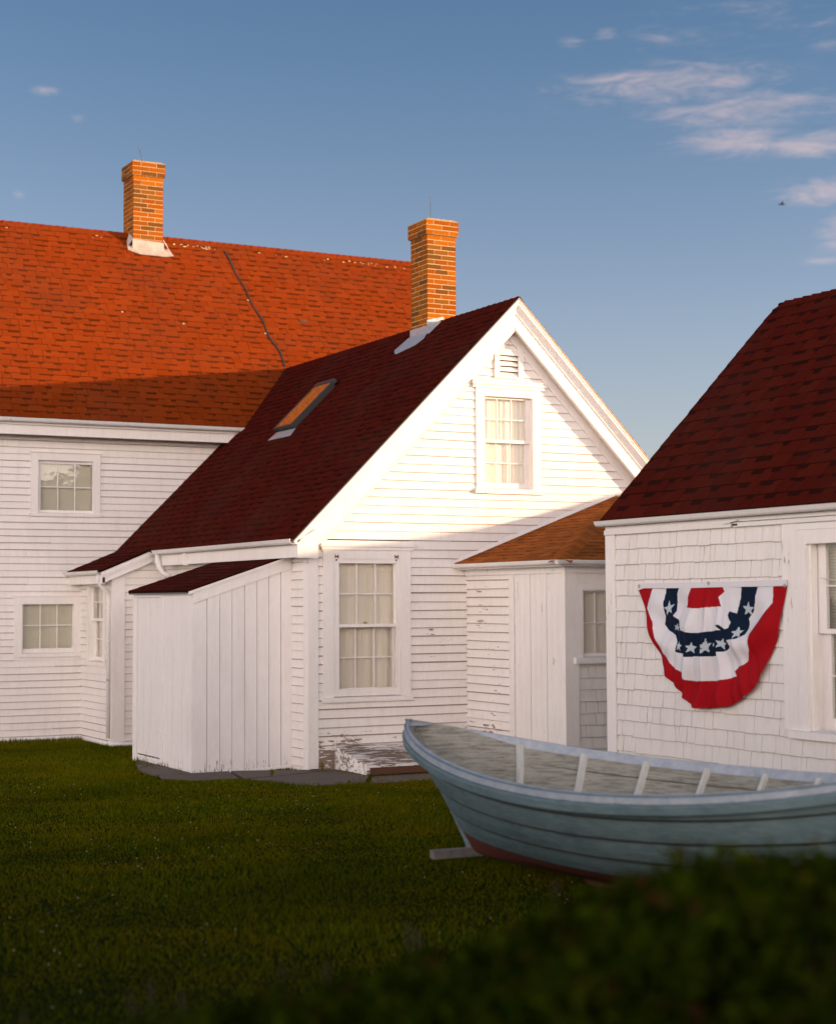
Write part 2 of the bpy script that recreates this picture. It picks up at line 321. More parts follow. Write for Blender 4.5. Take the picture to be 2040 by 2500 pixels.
def shakes(mb,fr,u0,u1,v0,v1,expo,holes=(),wmin=.05,wmax=.17,seed=3):
    rr=random.Random(seed); v=v0
    while v<v1-.015:
        vt=min(v+expo+.01,v1); hs=[(h[0],h[1]) for h in holes if h[2]<v+expo-.001 and h[3]>v+.001]
        for h in holes:
            for za,zb in ((v,min(h[2],v+expo)),(max(h[3],v),v+expo)):
                if h[2]<v+expo-.001 and h[3]>v+.001 and zb-za>.004 and max(h[0],u0)<min(h[1],u1): fr.box(mb,max(h[0],u0),min(h[1],u1),za,zb,0,.010,0)
        for x0,x1 in subtract([(u0,u1)],hs):
            x=x0
            while x<x1-.004:
                ww=rr.uniform(wmin,wmax); e=min(x+ww,x1)
                if x1-e<.03: e=x1
                t=.012+rr.uniform(-.003,.004); dz=rr.uniform(-.004,.004); g=.0035; gap=rr.choice((.0016,.003,.0045,.006))
                P=fr.P; a,b=x+gap*.5,e-gap*.5; z0=v+dz
                mb.add([P(a,z0,0),P(b,z0,0),P(b,z0,t),P(a,z0,t)],[(0,1,2,3)],1)
                mb.add([P(a,z0,t),P(b,z0,t),P(b,z0+.0025,t),P(a,z0+.0025,t)],[(0,1,2,3)],1)
                mb.add([P(a,z0+.0025,t),P(b,z0+.0025,t),P(b,vt,.001),P(a,vt,.001)],[(0,1,2,3)],0)
                for q in (a,b): mb.add([P(q,z0,0),P(q,z0,t),P(q,vt,.001)],[(0,1,2)],0)
                x=e
        v+=expo
    us=[(u0,u1)]
    for h in holes: us=subtract(us,[(h[0],h[1])]); fr.box(mb,max(h[0],u0),min(h[1],u1),v0-.01,h[2],-.02,-.001,1)
    for a,b in us: fr.box(mb,a,b,v0-.01,v1,-.02,-.0012,1)
def window(parent,fr,cas,glass,cw,meet=None,cols=3,rows=2,cap=None,sill=None,curtain='shade',storm=None,mat='trim',rec=.045,name='window',label=None):
    """cas=(u0,u1,v0,v1) outer casing, glass=(u0,u1,v0,v1)"""
    u0,u1,v0,v1=cas; g0,g1,h0,h1=glass; N=.024
    a0,a1=u0+cw,u1-cw; b0=v0; b1=v1-cw
    mb=MB(); B=fr.box
    B(mb,u0,a0,v0,v1,-.02,N); B(mb,a1,u1,v0,v1,-.02,N+.0004); B(mb,a0,a1,b1,v1,-.02,N-.0006)
    # reveals
    B(mb,a0-.006,a0+.003,v0,b1,-rec-.05,-.019); B(mb,a1-.003,a1+.006,v0,b1,-rec-.05,-.019); B(mb,a0,a1,b1-.003,b1+.006,-rec-.05,-.019)
    if cap:
        for (cu0,cu1,cv0,cv1,cn) in cap: B(mb,cu0,cu1,cv0,cv1,-.01,cn)
    win=mb.build(name,mat,parent,label=label)
    if sill:
        s=MB(); su0,su1,sv0,sv1,sn=sill; P=fr.P
        s.hexa([P(su0,sv0,-.06),P(su1,sv0,-.06),P(su1,sv0,sn),P(su0,sv0,sn),P(su0,sv1+.012,-.06),P(su1,sv1+.012,-.06),P(su1,sv1-.004,sn),P(su0,sv1-.004,sn)]); s.build('sill',mat,win)
    if storm:
        s=MB(); q0,q1,r0,r1,sw=storm
        B(s,q0,g0-.002,r0,r1,-.018,.012); B(s,g1+.012,q1,r0,r1,-.018,.0125); B(s,g0-.002,g1+.012,h1+.004,r1,-.018,.0118); B(s,g0-.002,g1+.012,r0,h0-.008,-.018,.0122)
        B(s,g0-.002,g1+.012,meet-.016,meet+.016,-.012,.010)
        s.build('storm_frame',mat,win)
    s=MB(); mw=.011
    def sash(x0,x1,y0,y1,n,gx0,gx1,gy0,gy1,rows):
        B(s,x0,gx0,y0,y1,n-.03,n); B(s,gx1,x1,y0,y1,n-.03,n+.0003); B(s,gx0,gx1,gy1,y1,n-.03,n-.0004); B(s,gx0,gx1,y0,gy0,n-.03,n+.0005)
        for i in range(1,cols):
            x=gx0+(gx1-gx0)*i/cols; B(s,x-mw/2,x+mw/2,gy0,gy1,n-.02,n-.003)
        for i in range(1,rows):
            y=gy0+(gy1-gy0)*i/rows; B(s,gx0,gx1,y-mw/2,y+mw/2,n-.0195,n-.0034)
    pn=MB()
    if meet:
        sash(a0,a1,meet-.018,b1,-rec+.018,g0,g1,meet+.016,h1,rows); sash(a0,a1,b0,meet+.014,-rec-.018,g0,g1,h0,meet-.016,rows)
        B(pn,g0,g1,meet,h1,-rec+.006,-rec+.008); B(pn,g0,g1,h0,meet,-rec-.030,-rec-.028)
    else:
        sash(a0,a1,b0,b1,-rec,g0,g1,h0,h1,rows); B(pn,g0,g1,h0,h1,-rec-.012,-rec-.010)
    s.build('sash',mat,win); pn.build('pane','glass',win)
    c=MB(); dn=-rec-.065; nx=60; P=fr.P
    def sheet(x0,x1,y0,y1,amp,freq,ph=0,n=dn,mi=0):
        vs=[];fs=[]
        for i in range(nx+1):
            x=x0+(x1-x0)*i/nx; d=amp*(math.sin(i/nx*freq+ph)+.5*math.sin(i/nx*freq*2.3+ph*2)+.3*math.sin(i/nx*freq*5.1))
            vs+=[P(x,y0,n+d),P(x,y1,n+d*.6)]
        for i in range(nx): fs.append((2*i,2*i+2,2*i+3,2*i+1))
        c.add(vs,fs,mi)
    if curtain=='shade': sheet(a0-.02,a1+.02,v0,v1,.0015,3); c.build('shade','shade_cloth',win)
    elif curtain=='sheer': sheet(a0-.02,a1+.02,v0,v1,.004,20,.3,dn+.03); c.build('curtain','curtain',win,smooth=True)
    elif curtain=='drape': sheet(a0-.02,a1+.02,v0,v1,.011,34,1.1); c.build('curtain','curtain',win,smooth=True)
    elif curtain=='half':
        sheet(a0-.02,a1+.02,meet-.03,v1,.004,16,.4,dn+.01); sheet(a0-.02,a1+.02,v0,meet+.02,.009,30,2.1,dn-.03); c.build('curtain','curtain',win,smooth=True)
    elif curtain=='blind':
        y=v0
        while y<v1: fr.box(c,a0,a1,y,y+.0195,dn-.001,dn+.001); y+=.022
        c.build('blind','blind',win)
    i=MB(); B(i,a0-.04,a1+.04,v0-.02,v1,-rec-.30,-rec-.29); i.build('room_backing','dark_interior',win)
    return win
def roof(O,u,v,iv,length,expo,mat,parent,name='roof',seed=1,u_jit=.0,thick=.005,under=.018,label=None):
    """O eave origin, u along eave, v up slope; iv(t)->(u0,u1)"""
    rr=random.Random(seed); u=Vector(u).normalized(); v=Vector(v).normalized(); n=u.cross(v).normalized()
    if n.z<0: n=-n
    O=Vector(O); P=lambda a,b,c:O+u*a+v*b+n*c
    mb=MB(); rows=int(length/expo)+1
    for i in range(rows):
        t0=i*expo; t1=min(t0+expo+.01,length)
        if t1-t0<.012: continue
        a,b=iv(t0); a1,b1=iv(t1)
        if b-a<.03: continue
        e=rr.uniform(-.004,.004)
        mb.hexa([P(a,t0-.011,-under),P(b,t0-.011,-under),P(b,t0-.011,.0078),P(a,t0-.011,.0078),P(a1,t1,-under),P(max(b1,a1+.01),t1,-under),P(max(b1,a1+.01),t1,.0015),P(a1,t1,.0015)],1)  # dark base edge shows as a painted shadow line under each course
        x=a-rr.uniform(0,.2)
        while x<b:
            wd=rr.choice((.11,.14,.17,.21,.26,.30))*rr.uniform(.9,1.1); p,q=max(x,a),min(x+wd,b)
            if q-p>.012:
                th=thick*rr.uniform(.8,1.35); d=rr.uniform(-.0015,.0015)
                pt,qt=max(p,a1),min(q,b1)
                if qt>pt: mb.hexa([P(p+.001,t0-.002+d,.004),P(q-.001,t0-.002+d,.004),P(q-.001,t0-.002+d,.006+th),P(p+.001,t0-.002+d,.006+th),P(pt+.001,t1,.001),P(qt-.001,t1,.001),P(qt-.001,t1,.0015+th),P(pt+.001,t1,.0015+th)],0)
            x+=wd
            x+=.004
        x=a-rr.uniform(0,.25)
        while x<b:
            wd=rr.choice((.08,.11,.14,.19))*rr.uniform(.85,1.15); p,q=max(x,a1,a),min(x+wd,b1,b); tt0=t0+expo*rr.uniform(.56,.70)
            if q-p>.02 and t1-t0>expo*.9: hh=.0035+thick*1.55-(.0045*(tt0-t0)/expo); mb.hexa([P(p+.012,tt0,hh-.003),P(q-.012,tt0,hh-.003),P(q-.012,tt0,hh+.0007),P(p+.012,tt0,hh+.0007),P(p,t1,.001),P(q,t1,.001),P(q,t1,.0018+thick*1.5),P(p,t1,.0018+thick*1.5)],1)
            x+=wd+rr.choice((.08,.12,.16,.22))
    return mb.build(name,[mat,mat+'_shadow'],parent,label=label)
def capline(p0,p1,na,nb,mat,parent,name='ridge_cap',wd=.10,expo=.12,seed=2):
    """overlapping cap shingles bent over a ridge or hip; na, nb point down the two slopes"""
    p0,p1=Vector(p0),Vector(p1); d=(p1-p0); Ln=d.length; d.normalize(); na,nb=Vector(na).normalized(),Vector(nb).normalized(); upv=-(na+nb).normalized()
    mb=MB(); t=0; rr=random.Random(seed)
    while t<Ln:
        t2=min(t+expo+.03,Ln); e=.0035*rr.uniform(.5,1.3); j=rr.uniform(-.004,.004)
        q=[]
        for tt,h in ((t,.018+e),(t2,.010)):
            c=p0+d*tt; q+=[c+na*(wd+j)+upv*h*.7,c+na*.02+upv*(h+.003),c+nb*.02+upv*(h+.003),c+nb*(wd+j)+upv*h*.7]
        dn=[x-upv*.006 for x in q]
        mb.add(q+dn,[(0,1,5,4),(1,2,6,5),(2,3,7,6),(0,8,9,1),(1,9,10,2),(2,10,11,3),(0,4,12,8),(3,11,15,7)],0)
        t+=expo
    return mb.build(name,[mat],parent)
def gutter(name,pts_dir,O,L,parent,r=.05,out=(-1,0,0),mat='gutter_paint'):
    """round fronted gutter; O its top back edge, running along pts_dir for L, bulging to out"""
    o=Vector(out); O=Vector(O); mb=MB(); prof=[]
    for k in range(11):
        t=math.pi*k/10; prof.append(O+o*(r-r*math.cos(t))+Vector((0,0,-r*1.15*math.sin(t))))
    inner=[O+o*(r-(r-.004)*math.cos(math.pi*k/10))+Vector((0,0,.0-(r*1.15-.004)*math.sin(math.pi*k/10))) for k in range(10,-1,-1)]
    lip=[O+o*(2*r+.006)+Vector((0,0,.004)),O+o*(2*r-.008)+Vector((0,0,.004))]
    prof=[O+Vector((0,0,.004))]+prof[1:-1]+lip+inner[1:-1]
    extrude(mb,prof,Vector(pts_dir).normalized()*L,0)
    return mb.build(name,mat,parent)
def chimney(parent,x0,y0,wx,wy,z0,z1,band,course,lead_label=None):
    """brick chimney; front faces -Y, side faces -X"""
    rr=random.Random(int(x0*100)); core=MB(); br=MB(); e=.004
    def ring(a0,b0,a1,b1,za,zb,idx):
        # -Y, +Y, -X, +X faces
        for face in range(4):
            L=(a1-a0) if face<2 else (b1-b0)
            bl=L/2.0 if idx%2==0 else None
            cuts=[0,L*.49,L] if idx%2==0 else [0,L*.25,L*.74,L]
            if face>1: cuts=[0,L*.3,L*.78,L] if idx%2==0 else [0,L*.52,L]
            cuts=[c+ (rr.uniform(-.008,.008) if 0<i<len(cuts)-1 else 0) for i,c in enumerate(cuts)]
            for i in range(len(cuts)-1):
                p=cuts[i]+(.006 if i else -e); q=cuts[i+1]-(.006 if i<len(cuts)-2 else -e); h=e+rr.uniform(-.0012,.0018)
                if face>1: p=max(p,0.0); q=min(q,L)
                zl,zh=za+.0045+rr.uniform(-.001,.001),zb-.0055
                if face==0: br.hexa([(a0+p,b0-h,zl),(a0+q,b0-h,zl),(a0+q,b0+.01,zl),(a0+p,b0+.01,zl),(a0+p,b0-h,zh),(a0+q,b0-h,zh),(a0+q,b0+.01,zh),(a0+p,b0+.01,zh)])
                if face==1: br.hexa([(a0+p,b1-.01,zl),(a0+q,b1-.01,zl),(a0+q,b1+h,zl),(a0+p,b1+h,zl),(a0+p,b1-.01,zh),(a0+q,b1-.01,zh),(a0+q,b1+h,zh),(a0+p,b1+h,zh)])
                if face==2: br.hexa([(a0-h,b0+p,zl),(a0+.01,b0+p,zl),(a0+.01,b0+q,zl),(a0-h,b0+q,zl),(a0-h,b0+p,zh),(a0+.01,b0+p,zh),(a0+.01,b0+q,zh),(a0-h,b0+q,zh)])
                if face==3: br.hexa([(a1-.01,b0+p,zl),(a1+h,b0+p,zl),(a1+h,b0+q,zl),(a1-.01,b0+q,zl),(a1-.01,b0+p,zh),(a1+h,b0+p,zh),(a1+h,b0+q,zh),(a1-.01,b0+q,zh)])
    nb=3; zb=z1-.02-nb*course; z=z0; k=0
    fr=Y_(0)
    def bx(a0,b0,a1,b1,za,zb_): core.hexa([(a0,b0,za),(a1,b0,za),(a1,b1,za),(a0,b1,za),(a0,b0,zb_),(a1,b0,zb_),(a1,b1,zb_),(a0,b1,zb_)])
    bx(x0,y0,x0+wx,y0+wy,z0,zb); n=int((zb-z0)/course)
    for k in range(n+1):
        za=zb-(k+1)*course
        if za<z0: break
        ring(x0,y0,x0+wx,y0+wy,za,za+course,k)
    b=band; bx(x0-b,y0-b,x0+wx+b,y0+wy+b,zb+.0005,z1-.02)
    for k in range(nb): ring(x0-b,y0-b,x0+wx+b,y0+wy+b,zb+k*course,zb+(k+1)*course,k+1)
    ch=core.build('chimney','old_mortar',parent); br.build('bricks','brick',ch)
    c=MB(); 
    B=[(x0-b-.002,y0-b-.002),(x0+wx+b+.002,y0-b-.002),(x0+wx+b+.002,y0+wy+b+.002),(x0-b-.002,y0+wy+b+.002)]
    T=[(x0+.02,y0+.02),(x0+wx-.02,y0+.02),(x0+wx-.02,y0+wy-.02),(x0+.02,y0+wy-.02)]
    c.hexa([(p[0],p[1],z1-.019) for p in B]+[(p[0],p[1],z1+.008) for p in T]); c.build('chimney_cap','old_mortar',ch)
    return ch
# ------------------------------------------------------------------ world constants
YG=15.449; YM=21.0; XW=6.99; XR_=9.355; ZR=4.885; XB=6.32; YB=19.70; XA=8.81; YA=13.55; XO=8.03; YO=11.68
XE=2*XR_-XW
def gz(x,y):
    t=min(max((y-11)/9.,0),1); return -.085*t
# ================================================================== the big house
house=thing('keepers_house',(8,18,0),'large white clapboard house with orange red shingle roof, gabled wing and two brick chimneys','house')
def bld(mb,*a,**k): return mb.build(*a,**k)
# --- main block walls
fm=Y_(YM); mb=MB()
win1=(5.655,6.558,2.765,3.553); win2=(5.46,6.316,.99,1.73)
HX0=-1.0; HX1=12.35
clap(mb,fm,HX0,HX1,-.02,3.80,.0865,holes=[win1,win2],seed=1)
# hidden sides of the main block
fl=Fr((HX0,0,0),(0,-1,0),(0,0,1),(-1,0,0)); YK=23.29*2-YM
gab=lambda v:(YK+YM)/2
clap(mb,fl,-YK,-YM,-.02,6.6,.0865,seed=2,lo=lambda v:-YK+max(0,(v-4.3)/1.156),hi=lambda v:-YM-max(0,(v-4.3)/1.156),joints=False)
frt=Fr((HX1,0,0),(0,1,0),(0,0,1),(1,0,0))
clap(mb,frt,YM,YK,-.02,6.6,.0865,seed=3,lo=lambda v:YM+max(0,(v-4.3)/1.156),hi=lambda v:YK-max(0,(v-4.3)/1.156),joints=False)
fbk=Fr((0,YK,0),(-1,0,0),(0,0,1),(0,1,0)); clap(mb,fbk,-HX1,-HX0,-.02,3.8,.0865,seed=4,joints=False)
# foundation line and corner boards
fm.box(mb,HX0,XB,-.30,-.02,-.05,.012,0)
mb.build('main_wall',['siding','lap_dirt_shade'],house)
f=MB(); tube(f,[(HX0,YM-.02,-.045),(XB-.03,YM-.02,-.05),(XB-.02,YM-.06,-.05),(XB-.02,YB-.02,-.05),(XB+.02,YB-.03,-.05),(XW,YB-.03,-.05)],.03,8); f.build('foundation_bead','footing',house,smooth=True)
# --- main roof
MS=1.156; ms=math.hypot(1,MS); EY=20.66; EZ=3.955
Rl=(23.29-EY)*ms
roof((HX0-.3,EY,EZ),(1,0,0),(0,1,MS),lambda t:(0,HX1+.25-HX0+.3),Rl,.118,'red_shingle',house,'main_roof',seed=21)
roof((HX1+.25,YK+.34,EZ),(-1,0,0),(0,-1,MS),lambda t:(0,HX1+.25-HX0+.3),Rl,.2,'red_shingle',house,'rear_roof',seed=22)
capline((HX0-.3,23.29,EZ+(23.29-EY)*MS),(HX1+.25,23.29,EZ+(23.29-EY)*MS),(0,-1,-MS),(0,1,-MS),'red_shingle',house,wd=.085,expo=.11)
# main eave: gutter, fascia, soffit
g=gutter('main_gutter',(1,0,0),(HX0-.3,EY+.035,EZ-.012),8.50-HX0+.3,house,r=.042,out=(0,-1,0))
mb=MB()
extrude(mb,[(HX0-.3,EY+.036,EZ-.02),(HX0-.3,EY+.036,EZ-.085),(HX0-.3,EY+.07,EZ-.085),(HX0-.3,EY+.07,EZ-.02)],(9.85,0,0))
extrude(mb,[(HX0-.3,EY+.072,EZ-.03),(HX0-.3,EY+.072,EZ-.205),(HX0-.3,EY+.095,EZ-.205),(HX0-.3,EY+.095,EZ-.03)],(9.85,0,0))
extrude(mb,[(HX0-.3,EY+.095,EZ-.17),(HX0-.3,YM+.01,EZ-.17),(HX0-.3,YM+.01,EZ-.155),(HX0-.3,EY+.095,EZ-.155)],(9.9,0,0))
mb.build('main_eave','trim',house)
mb=MB()
for (ya,yb,s) in ((EY,23.29,1),(YK+.34,23.29,-1)):
    mb=MB(); a=Vector((HX1+.2,ya,EZ-.02)); b=Vector((HX1+.2,yb,EZ+(23.29-EY)*MS-.02)); 
    mb.hexa([a+Vector((0,0,-.16)),a+Vector((.03,0,-.16)),a+Vector((.03,0,0)),a,b+Vector((0,0,-.16)),b+Vector((.03,0,-.16)),b+Vector((.03,0,0)),b])
    mb.build('main_rake','trim',house); mb=MB(); a.x=b.x=HX0-.29; mb.hexa([a+Vector((0,0,-.16)),a+Vector((.03,0,-.16)),a+Vector((.03,0,0)),a,b+Vector((0,0,-.16)),b+Vector((.03,0,-.16)),b+Vector((.03,0,0)),b]); mb.build('main_rake','trim',house)

# debris line, dark seam and moss on the main roof
n_m=Vector((0,-MS,1)).normalized(); dv=Vector((0,1,MS)).normalized()
def RP(X,Y,h=.014): return Vector((X,Y,EZ+(Y-EY)*MS))+n_m*h
mb=MB(); tube(mb,[RP(9.107+ (9.38-9.107)*t+.02*math.sin(t*23)*(.4+t),23.16-(23.16-21.5)*t,.012) for t in [k/22 for k in range(23)]],[.012+.006*random.random() for _ in range(23)],6); mb.build('roof_cable','dark_gap',house,label='dark cable running down the orange red roof')
mb=MB(); rr=random.Random(4)
for k in range(46):
    x=rr.choice((rr.uniform(5.5,12.3),rr.uniform(11.2,12.4),rr.uniform(8.2,8.9))); p=RP(x,23.17+rr.uniform(-.02,.02),.016); s=rr.uniform(.006,.022)
    mb=MB(); mb.add([p+Vector((s*math.cos(a),0,0))*rr.uniform(.7,1.6)+dv*s*.7*math.sin(a)+n_m*(.004) for a in [i*math.pi/3 for i in range(6)]]+[p+n_m*.014],[(i,(i+1)%6,6) for i in range(6)]); mb.build('sealant_spot','old_mortar',house)
for (x,y) in ((9.18,22.42),(9.25,21.95),(8.05,22.0),(7.2,22.1)):
    p=RP(x,y); s=.018; mb=MB(); mb.add([p+Vector((s*math.cos(a),0,0))+dv*s*math.sin(a) for a in [i*math.pi/3 for i in range(6)]]+[p+n_m*.012],[(i,(i+1)%6,6) for i in range(6)]); mb.build('sealant_spot','old_mortar',house)
mb=MB(); p0=RP(9.95,22.18,.016)
mb.add([p0+Vector((.07*math.cos(a)*(1+.2*math.sin(3*a)),0,0))+dv*.035*math.sin(a) for a in [i*math.pi/6 for i in range(12)]]+[p0+n_m*.008],[(i,(i+1)%12,12) for i in range(12)]); mb.build('moss_patch','rust',house)
window(house,fm,win1,(5.795,6.46,2.828,3.42),.095,cols=3,rows=2,curtain='shade',sill=(5.64,6.572,2.745,2.79,.035),cap=[(5.64,6.572,3.553,3.566,.04)],rec=.03)
window(house,fm,win2,(5.585,6.235,1.078,1.66),.095,cols=3,rows=2,curtain='shade',sill=(5.455,6.32,.97,1.02,.035),cap=[(5.45,6.318,1.73,1.742,.036)],rec=.03)
# --- main chimney
mc=chimney(house,7.675,23.05,.44,.44,6.6,8.02,.024,.066)
mb=MB(); rp=lambda X,Y,h:tuple(RP(X,Y,h))
mb.add([(7.665,23.04,6.87),(8.125,23.04,6.85),(8.125,23.04,6.68),(7.665,23.04,6.68)],[(0,1,2,3)])
mb.hexa([(7.66,23.03,6.70),(8.13,23.03,6.70),(8.13,23.05,6.70),(7.66,23.05,6.70),(7.66,23.035,6.865),(8.13,23.035,6.845),(8.13,23.05,6.845),(7.66,23.05,6.865)])
mb.add([rp(7.60,23.09,.02),rp(8.22,23.09,.02),rp(8.26,22.99,.018),rp(8.13,22.965,.02),rp(7.75,22.97,.019),rp(7.58,23.02,.018)],[(0,1,2,3,4,5)])
mb.add([(8.12,23.04,6.88),(8.13,23.20,6.98),(8.20,23.12,6.86),(8.21,23.03,6.74)],[(0,1,2,3)])
mb.add([(7.67,23.04,6.88),(7.66,23.20,6.98),(7.60,23.12,6.84),(7.58,23.04,6.73)],[(0,1,2,3)])
mb.build('flashing','pale_lead',mc)
mb=MB(); tube(mb,[(7.815,23.06,7.99),(7.79,23.06,8.10),(7.735,23.06,8.245)],[.006,.005,.003],6); mb.build('lightning_rod','rod_metal',mc)
# --- wing: gable wall
fg=Y_(YG); lw=(7.133,8.13,.675,2.20); uw=(8.925,9.737,2.83,3.94); vent=(9.157,9.517,4.031,4.332)
FRZ=.42  # vertical drop from roof top line to lower edge of frieze
topz=lambda X:ZR-abs(X-XR_)
mb=MB()
h=[lw,uw,vent]
clap(mb,fg,7.08,XE-.09,2.28,4.5,.0885,holes=h,seed=11,lo=lambda v:XR_-(ZR-FRZ-v),hi=lambda v:XR_+(ZR-FRZ-v),joints=True,dirt_shade=.003)
mb.build('gable_wall',['siding','lap_dirt_shade'],house)
mb=MB(); clap(mb,fg,7.08,XE-.09,-.07,2.275,.0900,holes=h,seed=12,dirt_shade=.0078)
mb.build('gable_wall_lower',['siding_worn','lap_dirt_shade'],house)
# corner board (two faces)
mb=MB(); fw_=X_(XW)
fg.box(mb,XW-.022,XW+.092,-.02,2.42,-.02,.022); fw_.box(mb,-YG-.001,-YG+.0,-.02,2.2,-.02,.02)
fw_.box(mb,-YG-.10,-YG-.0225,-.03,2.2,-.02,.0222); mb.build('corner_board','trim_worn',house)
# wing west wall
mb=MB(); clap(mb,fw_,-YM,-YG-.10,-.10,2.22,.0895,seed=13,dirt_shade=.004); mb.build('wing_side_wall',['siding','lap_dirt_shade'],house)
# wing east and inner walls
mb=MB(); fe=Fr((XE,0,0),(0,1,0),(0,0,1),(1,0,0)); clap(mb,fe,YG,YM,-.02,2.3,.09,seed=14,joints=False); mb.build('wing_rear_wall',['siding','lap_dirt_shade'],house)
# wing roof: both slopes
s2=math.sqrt(.5); OV=.205; YF=YG-OV; 
EX=6.745; ez=ZR-(XR_-EX); Lr=(XR_-EX)/s2
roof((EX,21.9,ez),(0,-1,0),(1,0,1),lambda t:(0,21.9-YF),Lr,.096,'maroon_shingle',house,'wing_roof',seed=31)
roof((2*XR_-EX,YF,ez),(0,1,0),(-1,0,1),lambda t:(0,21.9-YF),Lr,.125,'maroon_shingle',house,'wing_roof_east',seed=32)
capline((XR_,YF,ZR+.004),(XR_,21.6,ZR+.004),(-1,0,-1),(1,0,-1),'maroon_shingle',house,wd=.10,expo=.12,seed=5)
# rakes
def rake(side,name):
    e=Vector((side,0,-1)).normalized()      # down the rake
    q=Vector((-side,0,-1)).normalized()     # perpendicular, into the building
    top=Vector((XR_,0,ZR-.012)); Ln=(XR_-EX)/s2+.02
    def pr(mb,pts,L=Ln):
        # pts (perp,n) ; mitre at the apex: start where x = XR_
        st=[];en=[]
        for p,n in pts:
            b=top+q*p; t=(XR_-b.x)/e.x; a=b+e*t; a.y=YG-n; st.append(a); c=top+q*p+e*L; c.y=YG-n; en.append(c)
        k=len(pts); mb.add(st+en,[(i,(i+1)%k,(i+1)%k+k,i+k) for i in range(k)]+[tuple(range(k)),tuple(range(k,2*k))[::-1]])
    mb=MB()
    pr(mb,[(.035,.10),(.235,.10),(.235,.138),(.035,.138)])           # barge board
    pr(mb,[(.215,.138),(.238,.138),(.238,.150),(.215,.150)]) if side>0 else None
    pr(mb,[(.155,.0),(.175,.0),(.175,.10),(.155,.10)])              # soffit
    pr(mb,[(.02,.138),(.115,.138),(.112,.150),(.075,.162),(.050,.186),(.045,.200),(.02,.200)])  # crown
    pr(mb,[(.002,.10),(.0195,.10),(.0195,.207),(.002,.207)])         # lip
    pr(mb,[(.176,.0),(.30,.0),(.30,.020),(.176,.020)])               # frieze
    o=mb.build(name,'trim',house)
    mb=MB(); pr(mb,[(-.010,.09),(.0015,.09),(.0015,.213),(-.010,.213)]); mb.build('drip_edge','drip_edge' if side<0 else 'old_mortar',house)
rake(-1,'rake_board'); rake(1,'rake_board')
# wing gutter and fascia on the west eave
gutter('wing_gutter',(0,-1,0),(EX+.03,19.36,ez-.008),19.36-YF-.005,house,r=.043,out=(-1,0,0))
mb=MB(); 
mb.hexa([(EX+.032,YF+.02,ez-.185),(EX+.055,YF+.02,ez-.185),(EX+.055,19.40,ez-.185),(EX+.032,19.40,ez-.185),(EX+.032,YF+.02,ez-.02),(EX+.055,YF+.02,ez-.02),(EX+.055,19.40,ez-.02),(EX+.032,19.40,ez-.02)])
mb.hexa([(EX+.055,YF+.1,ez-.15),(XW,YF+.1,ez-.15),(XW,19.70,ez-.15),(EX+.055,19.70,ez-.15),(EX+.055,YF+.1,ez-.13),(XW,YF+.1,ez-.13),(XW,19.70,ez-.13),(EX+.055,19.70,ez-.13)])
# boxed end at the gable
mb.hexa([(EX+.03,YF+.005,ez-.19),(EX+.25,YF+.005,ez-.19),(EX+.25,YF+.04,ez-.19),(EX+.03,YF+.04,ez-.19),(EX+.03,YF+.005,ez-.02),(EX+.25,YF+.005,ez+.10),(EX+.25,YF+.04,ez+.10),(EX+.03,YF+.04,ez-.02)])
mb.hexa([(EX-.01,18.36,ez-.2),(EX+.03,18.36,ez-.2),(EX+.03,18.42,ez-.2),(EX-.01,18.42,ez-.2),(EX-.01,18.36,ez-.05),(EX+.03,18.36,ez-.05),(EX+.03,18.42,ez-.05),(EX-.01,18.42,ez-.05)])
mb.build('wing_eave','trim',house)
mb=MB(); tube(mb,[(EX-.02,19.27,ez-.05),(EX-.01,19.27,ez-.12),(EX-.0,19.25,ez-.20),(EX+.04,19.2,ez-.28),(EX+.10,19.15,ez-.31)],[.028,.036,.034,.03,.028],10); mb.build('downspout','gutter_paint',house,smooth=True)
# vent
mb=MB(); fg.box(mb,9.157,9.218,4.031,4.332,0,.03); fg.box(mb,9.457,9.517,4.031,4.332,0,.0304); fg.box(mb,9.218,9.457,4.288,4.332,0,.0297); fg.box(mb,9.218,9.457,4.031,4.048,0,.0302)
fg.box(mb,9.15,9.53,4.332,4.345,0,.034)
v=mb.build('gable_vent','trim',house); mb=MB()
for k in range(4):
    z=4.052+k*.060; P=fg.P; mb.hexa([P(9.22,z,.012),P(9.455,z,.012),P(9.455,z,.024),P(9.22,z,.024),P(9.22,z+.052,-.03),P(9.455,z+.052,-.03),P(9.455,z+.054,-.018),P(9.22,z+.054,-.018)])
mb.build('louvre','trim_worn',v); mb=MB(); fg.box(mb,9.2,9.47,4.04,4.3,-.06,-.05); mb.build('vent_backing','dark_gap',v)
window(house,fg,uw,(9.042,9.572,2.912,3.815),.105,meet=3.36,cols=3,rows=2,curtain='drape',sill=(8.905,9.757,2.79,2.845,.045),cap=[(8.872,9.80,3.955,3.992,.052),(8.885,9.787,3.92,3.955,.038),(8.867,9.806,3.992,4.002,.06)],mat='trim_worn',rec=.05)
w2=window(house,fg,lw,(7.318,7.955,.770,2.035),.118,meet=1.405,cols=3,rows=2,curtain='half',storm=(7.253,8.01,.692,2.095,.06),sill=(7.125,8.14,.635,.682,.05),cap=[(7.10,8.172,2.205,2.232,.055),(7.115,8.157,2.172,2.205,.04),(7.11,8.16,2.232,2.252,.03)],mat='trim',rec=.035)
mb=MB()
for x in (7.285,7.965):
    mb=MB(); fg.box(mb,x-.02,x-.012,2.09,2.125,.02,.03); fg.box(mb,x+.012,x+.02,2.09,2.125,.02,.03); fg.box(mb,x-.012,x+.012,2.098,2.112,.018,.026); fg.box(mb,x-.005,x+.007,2.06,2.095,.013,.018); mb.build('storm_hanger','rust',w2)
